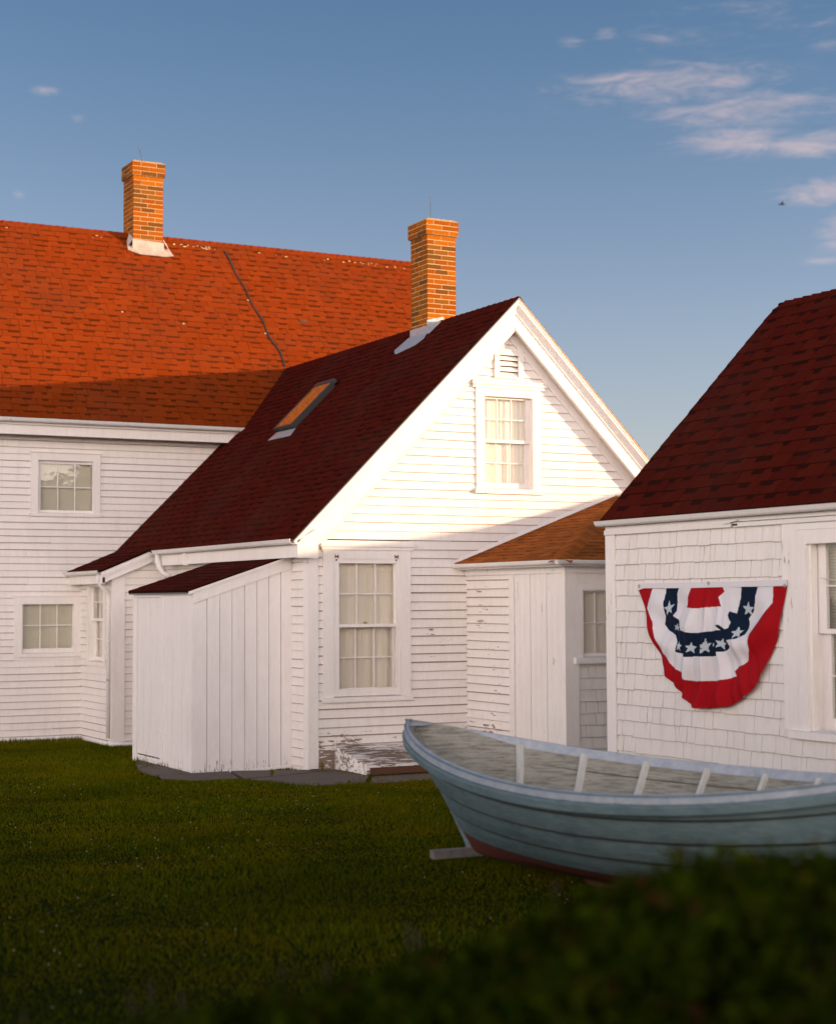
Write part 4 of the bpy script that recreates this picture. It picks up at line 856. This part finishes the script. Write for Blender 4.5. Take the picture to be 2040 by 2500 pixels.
# ================================================================== boat
BP=dict(D0=10.7367,th=.86097,L=4.3,B=1.677,pw=1.615,zb=.899,zm=.689,zs=1.005)
frg=Vector((rt.x,rt.y,0)).normalized(); ffg=Vector((-frg.y,frg.x,0))
def boat():
    t=thing('wooden_boat',(6.2,7.5,0),'weathered grey blue wooden rowing boat with red bottom resting on the lawn','boat')
    D0,th,L,B=BP['D0'],BP['th'],BP['L'],BP['B']
    O=frg*((996-1020)/4112*D0)+ffg*D0; A=frg*math.cos(th)-ffg*math.sin(th); Nn=frg*math.sin(th)+ffg*math.cos(th)  # Nn away from viewer
    def W3(s,b,z): return O+A*s+Nn*b+Vector((0,0,z))
    def sheer(tt):
        u=2*tt-1; b=B/2*max(0,1-abs(u)**BP['pw'])**.75; z=BP['zm']+((BP['zb']-BP['zm']) if u<0 else (BP['zs']-BP['zm']))*abs(u)**2.2; return b,z
    # stem profile: bow raked; keel bottom
    def keel(tt): # returns (s shift, z) of the lower end of station tt
        return .055+.0*tt
    K0,K1=.58,.46   # keel foot offset of the raked stem and stern (metres)
    def section(tt,q,off=0.0):
        """point on the hull shell; q 0 sheer .. 1 keel"""
        b,z=sheer(tt)
        zk=.11+.05*abs(2*tt-1)**8
        qq=q
        full=.5+.5*(1-abs(2*tt-1)**1.5)
        bb=b*(1-qq)**(.42+.35*abs(2*tt-1)**2)*(1+.0*qq)
        if qq>=1: bb=0
        zz=z+(zk-z)*qq**1.0
        # convex turn
        s=tt*L+ (K0*(1-tt)**5 - K1*tt**5)*(qq**.9)
        return s,bb,zz
    NS=70; strakes=[0,.20,.40,.60,.79,.90,1.0]
    T=[.5-.5*math.cos(math.pi*i/NS) for i in range(NS+1)]
    T=[i/NS for i in range(NS+1)]
    T=[(.5-.5*math.cos(math.pi*x))*.5+x*.5 for x in T]
    hull=t
    lap=.027
    blue=MB(); red=MB(); seam=MB()
    for side in (-1,1):
        for k in range(len(strakes)-1):
            q0,q1=strakes[k],strakes[k+1]; mbx=blue if k<4 else red; rows=[]
            m=4
            for i,tt in enumerate(T):
                row=[]
                for j in range(m+1):
                    f=j/m; s,b,z=section(tt,q0+(q1-q0)*f)
                    e=abs(2*tt-1)**8
                    o=lap*f*(1-e)+ (.0 if k<len(strakes)-2 else -.006*f)
                    o=lap*(f)*(1-e)*1.0
                    # bulge of each plank
                    row.append((s,side*(b+o+.006*math.sin(math.pi*f)*(1-e)),z+ .0))
                rows.append(row)
            vs=[];fs_=[]
            for row in rows:
                for p in row: vs.append(W3(*p))
            for i in range(NS):
                for j in range(m): a=i*(m+1)+j; fs_.append((a,a+1,a+m+2,a+m+1))
            # lower lip of plank: small return to the next plank
            base_=len(vs)
            for i,tt in enumerate(T):
                s,b,z=section(tt,q1); e=abs(2*tt-1)**8; vs.append(W3(s,side*max(b-.004,0),z-.001+.003))
            for i in range(NS): a=i*(m+1)+m; fs_.append((a,base_+i,base_+i+1,a+m+1))
            mbx.add(vs,fs_)
            if k<4: tube(seam,[W3(section(tt,q1)[0],side*(section(tt,q1)[1]+lap*(1-abs(2*tt-1)**8)-.004),section(tt,q1)[2]-.002) for tt in T[1:-1]],.0055,4)  # dark line along each lap, its shadow put into the colour
    def bs_(m,name,mat):
        o=m.build(name,mat,t); o.data.polygons.foreach_set('use_smooth',[True]*len(o.data.polygons))
        md=o.modifiers.new('edge','EDGE_SPLIT'); md.split_angle=D2R(38); return o
    bs_(blue,'hull_planking','boat_blue'); bs_(red,'bottom_paint','boat_red'); seam.build('plank_seam_shade','dark_gap',t)
    # inside skin
    mi=MB()
    for side in (-1,1):
        m=10; vs=[];fs_=[]
        for tt in T:
            for j in range(m+1):
                f=j/m*.93; s,b,z=section(tt,f); lapi=.006*((f/.2)%1)
                vs.append(W3(s+ (.03*(1-tt)**6-.03*tt**6),side*max(b-.018-lapi,0),z))
        for i in range(NS):
            for j in range(m): a=i*(m+1)+j; fs_.append((a,a+1,a+m+2,a+m+1))
        mi.add(vs,fs_)
    bs_(mi,'inner_planking','boat_inside')
    # plank seams inside
    ms_=MB()
    for side in (-1,1):
        for q in (.20,.40,.585):
            tube(ms_,[W3(section(tt,q)[0],side*max(section(tt,q)[1]-.026,0),section(tt,q)[2]) for tt in T[4:-4]],.0028,4)
    ms_.build('inner_seam','dark_gap',t)
    # gunwales: inner vertical face, top bevelled outward
    for side in (-1,1):
        mb=MB(); prof=[(-.060,-.048),(-.036,.002),(-.024,.004),(.006,-.014),(.006,-.042),(-.030,-.052)]; rings=[]
        for tt in T:
            b,z=sheer(tt); e=abs(2*tt-1)**14
            rings.append([W3(tt*L+( -.012 if tt==0 else 0),side*max(b+p*(1-.35*e),(.0 if p<0 else .004)),z+h) for p,h in prof])
        k=len(prof); vs=[p for r in rings for p in r]; fs_=[(i*k+j,i*k+(j+1)%k,(i+1)*k+(j+1)%k,(i+1)*k+j) for i in range(NS) for j in range(k)]; mb.add(vs,fs_)
        o=mb.build('gunwale','rail_paint',t)
        mb=MB(); prof=[(-.002,-.050),(.018,-.052),(.026,-.062),(.018,-.100),(-.004,-.100)]; rings=[]
        for tt in T:
            b,z=sheer(tt); e=abs(2*tt-1)**14; rings.append([W3(tt*L,side*(b+p*(1-.6*e)),z+h+.006) for p,h in prof])
        k=len(prof); vs=[p for r in rings for p in r]; fs_=[(i*k+j,i*k+(j+1)%k,(i+1)*k+(j+1)%k,(i+1)*k+j) for i in range(NS) for j in range(k)]; mb.add(vs,fs_)
        mb.build('rub_rail','boat_blue',t)
    # stem and stern posts, keel
    mb=MB()
    def post(tt,sgn):
        pts=[]
        for j in range(13):
            s,b,z=section(tt,j/12); pts.append((s-sgn*.012,z+(.004 if j==0 else 0)))
        for j in range(12):
            (s0,z0),(s1,z1)=pts[j],pts[j+1]; hw=.016
            mb.hexa([W3(s0-sgn*.010,-hw,z0),W3(s0+sgn*.03,-hw,z0),W3(s0+sgn*.03,hw,z0),W3(s0-sgn*.016,hw,z0),W3(s1-sgn*.016,-hw,z1),W3(s1+sgn*.03,-hw,z1),W3(s1+sgn*.03,hw,z1),W3(s1-sgn*.016,hw,z1)])
    post(0,1); mb.build('stem_post','boat_blue',t); mb=MB(); post(1,-1); mb.build('stern_post','boat_blue',t)
    mb=MB(); mb.hexa([W3(K0+1.0,-.02,.06),W3(L-K1-.5,-.02,.06),W3(L-K1-.5,.02,.06),W3(K0+1.0,.02,.06),W3(K0+.9,-.02,.12),W3(L-K1-.4,-.02,.12),W3(L-K1-.4,.02,.12),W3(K0+.9,.02,.12)]); mb.build('keel','boat_red',t)
    # breasthook in the bow
    mb=MB(); b,z=sheer(.028); mb.add([W3(.01,0,.893),W3(.028*L,-b+.01,z-.0),W3(.034*L,0,z-.005),W3(.028*L,b-.01,z-.0)],[(0,1,2,3)]); mb.add([W3(.01,0,.86),W3(.028*L,-b+.01,z-.03),W3(.034*L,0,z-.035),W3(.028*L,b-.01,z-.03)],[(0,3,2,1)]); mb.build('breasthook','rail_paint',t)
    # frames (ribs): one every 0.40 m, each side its own piece
    s0=.60
    k=0
    while s0+.40*k<L-.35:
        tt=(s0+.40*k)/L
        for side in (-1,1):
            mb=MB(); pts=[]
            for j in range(12):
                q=.04+.90*j/11; s,b,z=section(tt,q); pts.append((s,max(b-.012,0),z))
            for j in range(11):
                (sa,ba,za),(sb,bb,zb)=pts[j],pts[j+1]; w_=.013; dd=.048
                mb.hexa([W3(sa-w_,side*ba,za),W3(sa+w_,side*ba,za),W3(sa+w_,side*max(ba-dd,0),za-.0),W3(sa-w_,side*max(ba-dd,0),za-.0),W3(sb-w_,side*bb,zb),W3(sb+w_,side*bb,zb),W3(sb+w_,side*max(bb-dd,0),zb),W3(sb-w_,side*max(bb-dd,0),zb)])
            mb.build('rib','rib_paint',t)
        k+=1
    # floor boards
    for b0 in (-.19,-.005):
        mb=MB(); mb.hexa([W3(1.4,b0,.17),W3(L-1.4,b0,.17),W3(L-1.4,b0+.17,.17),W3(1.4,b0+.17,.17),W3(1.4,b0,.185),W3(L-1.4,b0,.185),W3(L-1.4,b0+.17,.185),W3(1.4,b0+.17,.185)]); mb.build('floor_board','boat_inside',t)
    # supporting timber on the lawn
    p=W3(.93,0,0)
    mb=MB(); d=Vector((1,-.05,0)).normalized(); c=Vector((5.185,9.53,0)); e=Vector((-d.y,d.x,0))*.07
    q=[c,c+d*1.6,c+d*1.6+e*1,c+e*1]
    mb.hexa([x+Vector((0,0,.0)) for x in q]+[x+Vector((0,0,.055)) for x in q]); o=mb.build('wooden_board','grey_wood'); tag(o,'grey weathered board lying on the grass under the bow of the boat','board')
boat()
# ================================================================== ground
def ground():
    mb=MB(); n=60; 
    xs=[-3000,-600,-120,-40]+[ -12+i*(34/40) for i in range(41)]+[60,200,800,3000]; ys=[-3000,-600,-100,-30]+[-6+i*(34/40) for i in range(41)]+[60,200,800,3000]
    vs=[(x,y,gz(x,y)-.012) for y in ys for x in xs]; k=len(xs); fs_=[(j*k+i,j*k+i+1,(j+1)*k+i+1,(j+1)*k+i) for j in range(len(ys)-1) for i in range(k-1)]
    mb.add(vs,fs_); o=mb.build('lawn_ground','soil'); tag(o,kind='structure')
    # paving: irregular old slabs
    mb=MB(); rr=random.Random(12)
    slabs=[[(5.50,15.60),(5.68,15.30),(6.12,15.16),(6.28,15.82),(5.55,15.84)],[(6.14,15.08),(6.60,15.16),(7.22,15.43),(6.30,15.83)],[(6.18,15.02),(6.47,14.15),(6.95,14.12),(7.26,14.66),(7.24,15.40),(6.62,15.12)],
           [(6.98,14.10),(7.75,14.06),(8.3,14.1),(8.3,14.68),(7.29,14.66)],[(8.32,14.08),(8.8,14.1),(8.8,15.4),(8.32,14.68)],[(5.53,15.87),(5.9,15.87),(5.9,16.92),(5.58,16.52)],[(5.60,16.57),(5.9,16.97),(5.9,17.5),(5.74,17.1)],[(8.81,13.5),(8.05,13.6),(8.05,11.7),(9.5,11.7),(9.5,13.5)]]
    for s in slabs:
        z=-.035+rr.uniform(-.004,.006); n=len(s); cx=sum(p[0] for p in s)/n; cy=sum(p[1] for p in s)/n
        s=[(cx+(p[0]-cx)*.985,cy+(p[1]-cy)*.985) for p in s]
        mb.add([(p[0],p[1],z) for p in s]+[(p[0],p[1],z-.06) for p in s],[tuple(range(n))]+[(i,(i+1)%n,(i+1)%n+n,i+n) for i in range(n)])
    o=mb.build('path','paving'); tag(o,kind='structure')
    return slabs
SL=ground()
def inpoly(x,y,poly):
    c=np.zeros(x.shape,bool); n=len(poly); j=n-1
    for i in range(n):
        xi,yi=poly[i]; xj,yj=poly[j]
        if yi!=yj: c^=((yi>y)!=(yj>y))&(x<(xj-xi)*(y-yi)/(yj-yi)+xi)
        j=i
    return c
def fastmesh(name,V,F,mat,k):
    me=bpy.data.meshes.new(name); me.vertices.add(len(V)); me.vertices.foreach_set('co',V.astype(np.float32).ravel())
    nF=len(F); me.loops.add(nF*k); me.loops.foreach_set('vertex_index',F.astype(np.int32).ravel()); me.polygons.add(nF); me.polygons.foreach_set('loop_start',np.arange(0,nF*k,k,dtype=np.int32)); me.polygons.foreach_set('loop_total',np.full(nF,k,dtype=np.int32))
    me.update(calc_edges=True); me.materials.append(MAT[mat]); o=bpy.data.objects.new(name,me); COL.objects.link(o); return o
def lawnpts(n,x0,x1,d0,d1,pad):
    # positions in view-ground coordinates: lateral, depth
    d=np.sqrt(RN.uniform(d0**2,d1**2,n)); lat=RN.uniform(-1,1,n)*(d*.26+pad)
    X=lat*frg.x+d*ffg.x; Y=lat*frg.y+d*ffg.y
    ok=(Y<20.95)&~((X>6.3)&(Y>19.66))&~((X>5.88)&(Y>15.84)&(Y<17.7))&~((X>6.95)&(Y>15.4))&~((X>8.78)&(Y>13.5))&~((X>8.0)&(Y<11.7)&(Y>4))
    jx=X+.07*np.sin(Y*11)+.05*np.sin(Y*47+X*9)+RN.normal(size=n)*.05; jy=Y+.08*np.sin(X*9)+.05*np.sin(X*41)+.03+RN.normal(size=n)*.05
    for s in SL: ok&=~inpoly(jx,jy,s)
    return X[ok],Y[ok],d[ok]
def grass():
    X,Y,d=lawnpts(620000,0,0,5.2,22,1.0)
    n=len(X); h=RN.uniform(.010,.028,n)*(1+.45*np.sin(X*2.1+Y*1.3)*np.sin(Y*1.9-X)); wd=RN.uniform(.0016,.0032,n)*(.6+d*.05); a=RN.uniform(0,6.283,n); tl=RN.uniform(.1,.9,n)*h; b=RN.uniform(0,6.283,n)
    edge=((Y>20.72)&(X<6.4))|((X>5.9)&(X<6.9)&(Y>19.4)&(Y<19.75))|((X>5.7)&(X<5.95)&(Y>15.6)&(Y<17.9)); h=np.where(edge,h*RN.uniform(1.2,3.2,n),h); h*=1+.35*np.sin(X*5.3+2*np.sin(Y*3.1))*np.sin(Y*4.7)
    z=-.085*np.clip((Y-11)/9,0,1)-.012
    ca,sa_=np.cos(a)*wd,np.sin(a)*wd; V=np.zeros((n,5,3))
    V[:,0]=np.stack([X-ca,Y-sa_,z],1); V[:,1]=np.stack([X+ca,Y+sa_,z],1)
    mx,my=X+np.cos(b)*tl*.4,Y+np.sin(b)*tl*.4
    V[:,2]=np.stack([mx+ca*.7,my+sa_*.7,z+h*.6],1); V[:,3]=np.stack([mx-ca*.7,my-sa_*.7,z+h*.6],1); V[:,4]=np.stack([X+np.cos(b)*tl,Y+np.sin(b)*tl,z+h],1)
    base_=np.arange(n)[:,None]*5
    # quads + degenerate tip as quad (tip repeated is invalid) -> use triangles
    F=np.concatenate([base_+np.array([[0,1,2]]),base_+np.array([[0,2,3]]),base_+np.array([[3,2,4]])],0)
    o=fastmesh('grass',V.reshape(-1,3),F,'grass_blade',3); tag(o,'short dark green lawn grass with yellowish patches covering the yard','grass',kind='stuff')
    # clover heads
    X,Y,d=lawnpts(1100,0,0,6.5,16,.6); keep=(np.sin(X*1.7+1)*np.sin(Y*1.3)+RN.uniform(-.9,.9,len(X)))>.15; X,Y,d=X[keep],Y[keep],d[keep]; n=len(X)
    z=-.085*np.clip((Y-11)/9,0,1)+RN.uniform(.008,.024,n); r=RN.uniform(.0025,.0055,n)
    vv=[];k=6
    dirs=np.array([(1,0,0),(-1,0,0),(0,1,0),(0,-1,0),(0,0,1),(0,0,-1)])
    V=np.stack([X,Y,z],1)[:,None,:]+dirs[None]*r[:,None,None]; tri=np.array([[0,2,4],[2,1,4],[1,3,4],[3,0,4],[2,0,5],[1,2,5],[3,1,5],[0,3,5]])
    F=(np.arange(n)[:,None,None]*6+tri[None]).reshape(-1,3)
    o=fastmesh('clover_flowers',V.reshape(-1,3),F,'petal',3); tag(o,'small white clover heads dotted through the lawn','flowers',kind='stuff')
grass()
# weed tufts against the wall
def tuft(x,y,lab,s=1):
    mb=MB(); rr=random.Random(int(x*50))
    for k in range(16):
        a=rr.uniform(0,6.28); l=rr.uniform(.05,.12)*s; r=rr.uniform(.02,.09)*s; p=Vector((x,y,-.04)); e=p+Vector((math.cos(a)*r,math.sin(a)*r*.6,l)); m_=(p+e)/2+Vector((0,0,.02)); w_=Vector((-math.sin(a),math.cos(a),0))*.004
        mb.add([p-w_,p+w_,m_+w_,m_-w_,e],[(0,1,2,3),(3,2,4)])
    o=mb.build('weed','grass_blade'); tag(o,lab,'weed','weeds in the paving')
tuft(7.08,15.33,'green grass weed at the foot of the wing corner board'); tuft(6.45,15.14,'low green weed in the paving in front of the shed',.7)
# ================================================================== foreground shrub
def shrub():
    t=thing('foreground_bush',tuple(frg*.6+ffg*3.0),'dark blurred leafy bush with a few reddish leaves in the near foreground','bush')
    # top height as function of lateral position (tan) at about 3 m
    n=70000
    d=RN.uniform(2.45,3.75,n); s=RN.uniform(-.33,.75,n); lat=s*d
    # silhouette pixel heights -> crown height
    px=np.array([-400,150,420,700,900,1100,1250,1400,1550,1700,1800,2040,2400,4100]); py=np.array([2560,2490,2440,2385,2340,2285,2230,2165,2105,2070,2050,2060,2040,2100])
    X=1020+s*4112; topz=1.65-(np.interp(X,px,py)+18-1465)/4112*np.maximum(d,3.0)
    topz=topz-.015+.016*np.sin(lat*23+d*7)*np.sin(d*19)+.010*np.sin(lat*51+d*9)
    topz-=.10*np.clip((d-3.1)/.6,0,1)**2
    u=RN.uniform(0,1,n)**1.7; z=topz-u*.42+RN.uniform(-.02,.025,n)
    lowm=RN.uniform(0,1,n)<.18; z=np.where(lowm,RN.uniform(.1,1,n)*topz,z)
    C0=np.stack([lat*frg.x+d*ffg.x,lat*frg.y+d*ffg.y,z],1)
    L=RN.uniform(.010,.022,n); a=RN.normal(size=(n,3)); a/=np.linalg.norm(a,axis=1)[:,None]; b=RN.normal(size=(n,3)); b=np.cross(a,b); b/=np.linalg.norm(b,axis=1)[:,None]
    V=np.zeros((n,4,3)); V[:,0]=C0-a*L[:,None]; V[:,1]=C0+b*L[:,None]*.5; V[:,2]=C0+a*L[:,None]; V[:,3]=C0-b*L[:,None]*.5
    F=np.arange(n*4).reshape(n,4)
    o=fastmesh('foliage',V.reshape(-1,3),F,'leaf',4); o.parent=t; o.matrix_parent_inverse=Matrix.Translation(-Vector(t.location))
    mb=MB(); rr=random.Random(5)
    for k in range(90):
        dd=rr.uniform(2.6,3.6); ss=rr.uniform(-.3,.7); p=frg*(ss*dd)+ffg*dd; X_p=1020+ss*4112; tz=1.65-(np.interp(X_p,px,py)-1465)/4112*3.0-.06
        q=p+Vector((rr.uniform(-.15,.15),rr.uniform(-.15,.15),0)); tube(mb,[q+Vector((0,0,-.02)),(p+q)/2+Vector((0,0,tz*.5)),p+Vector((0,0,tz))],[.008,.006,.003],5)
    mb.build('stems','twig',t)
shrub()
def hedge(name,lab,p0,p1,wd,h):  # added out of view, blocks the sky glow to darken the near lawn
    t=thing(name,(p0[0],p0[1],0),lab,'added hedge')
    a=Vector((*p0,0)); b=Vector((*p1,0)); d=(b-a); L=d.length; d.normalize(); q=Vector((-d.y,d.x,0))
    mb=MB(); P=lambda s,c,z:a+d*s+q*c+Vector((0,0,z)); mb.hexa([P(.1,-wd/2+.1,0),P(L-.1,-wd/2+.1,0),P(L-.1,wd/2-.1,0),P(.1,wd/2-.1,0),P(.1,-wd/2+.12,h-.1),P(L-.1,-wd/2+.12,h-.1),P(L-.1,wd/2-.12,h-.1),P(.1,wd/2-.12,h-.1)]); mb.build('stems','twig',t)  # solid box core that blocks the light
    n=int(9000*L/4); s=RN.uniform(0,L,n); c=RN.uniform(-wd/2,wd/2,n); z=RN.uniform(0,h,n); k=RN.randint(0,3,n); c=np.where(k==0,np.sign(c)*wd/2,c); z=np.where(k==1,h,z); s=np.where(k==2,np.where(s>L/2,L,0),s)
    C0=np.stack([a.x+d.x*s+q.x*c,a.y+d.y*s+q.y*c,z],1)+RN.normal(size=(n,3))*.035
    Lf=RN.uniform(.018,.036,n); A_=RN.normal(size=(n,3)); A_/=np.linalg.norm(A_,axis=1)[:,None]; B_=np.cross(A_,RN.normal(size=(n,3))); B_/=np.linalg.norm(B_,axis=1)[:,None]
    V=np.stack([C0-A_*Lf[:,None],C0+B_*Lf[:,None]*.5,C0+A_*Lf[:,None],C0-B_*Lf[:,None]*.5],1)
    o=fastmesh('foliage',V.reshape(-1,3),np.arange(n*4).reshape(n,4),'leaf',4); o.parent=t; o.matrix_parent_inverse=Matrix.Translation(-Vector(t.location))
hedge('shade_hedge','unseen hedge left of the frame, added to darken the near lawn',(-3.4,.5),(-1.3,10.0),.9,1.9)
hedge('shade_hedge','unseen hedge behind the camera, added to darken the near lawn',(-4.2,-2.4),(6.5,-4.2),.9,1.95)
# ================================================================== distant bird
def bird():
    a=fw+rt*((1908-1020)/4112)-up*((498-1250)/4112); p=Vector((0,0,1.65))+a*70
    mb=MB(); tube(mb,[p-frg*.16,p-frg*.08,p,p+frg*.08,p+frg*.15],[.005,.03,.04,.03,.008],8)
    for s in (-1,1): mb.add([p+frg*.04,p-frg*.05,p-frg*.04+ffg*s*.2+Vector((0,0,.07)),p-frg*.08+ffg*s*.36+Vector((0,0,.03)),p+frg*.01+ffg*s*.2+Vector((0,0,.075))],[(0,1,2,4),(2,3,4)])
    o=mb.build('bird','bird_grey'); tag(o,'tiny dark bird flying in the sky above the outbuilding roof','bird')
bird()
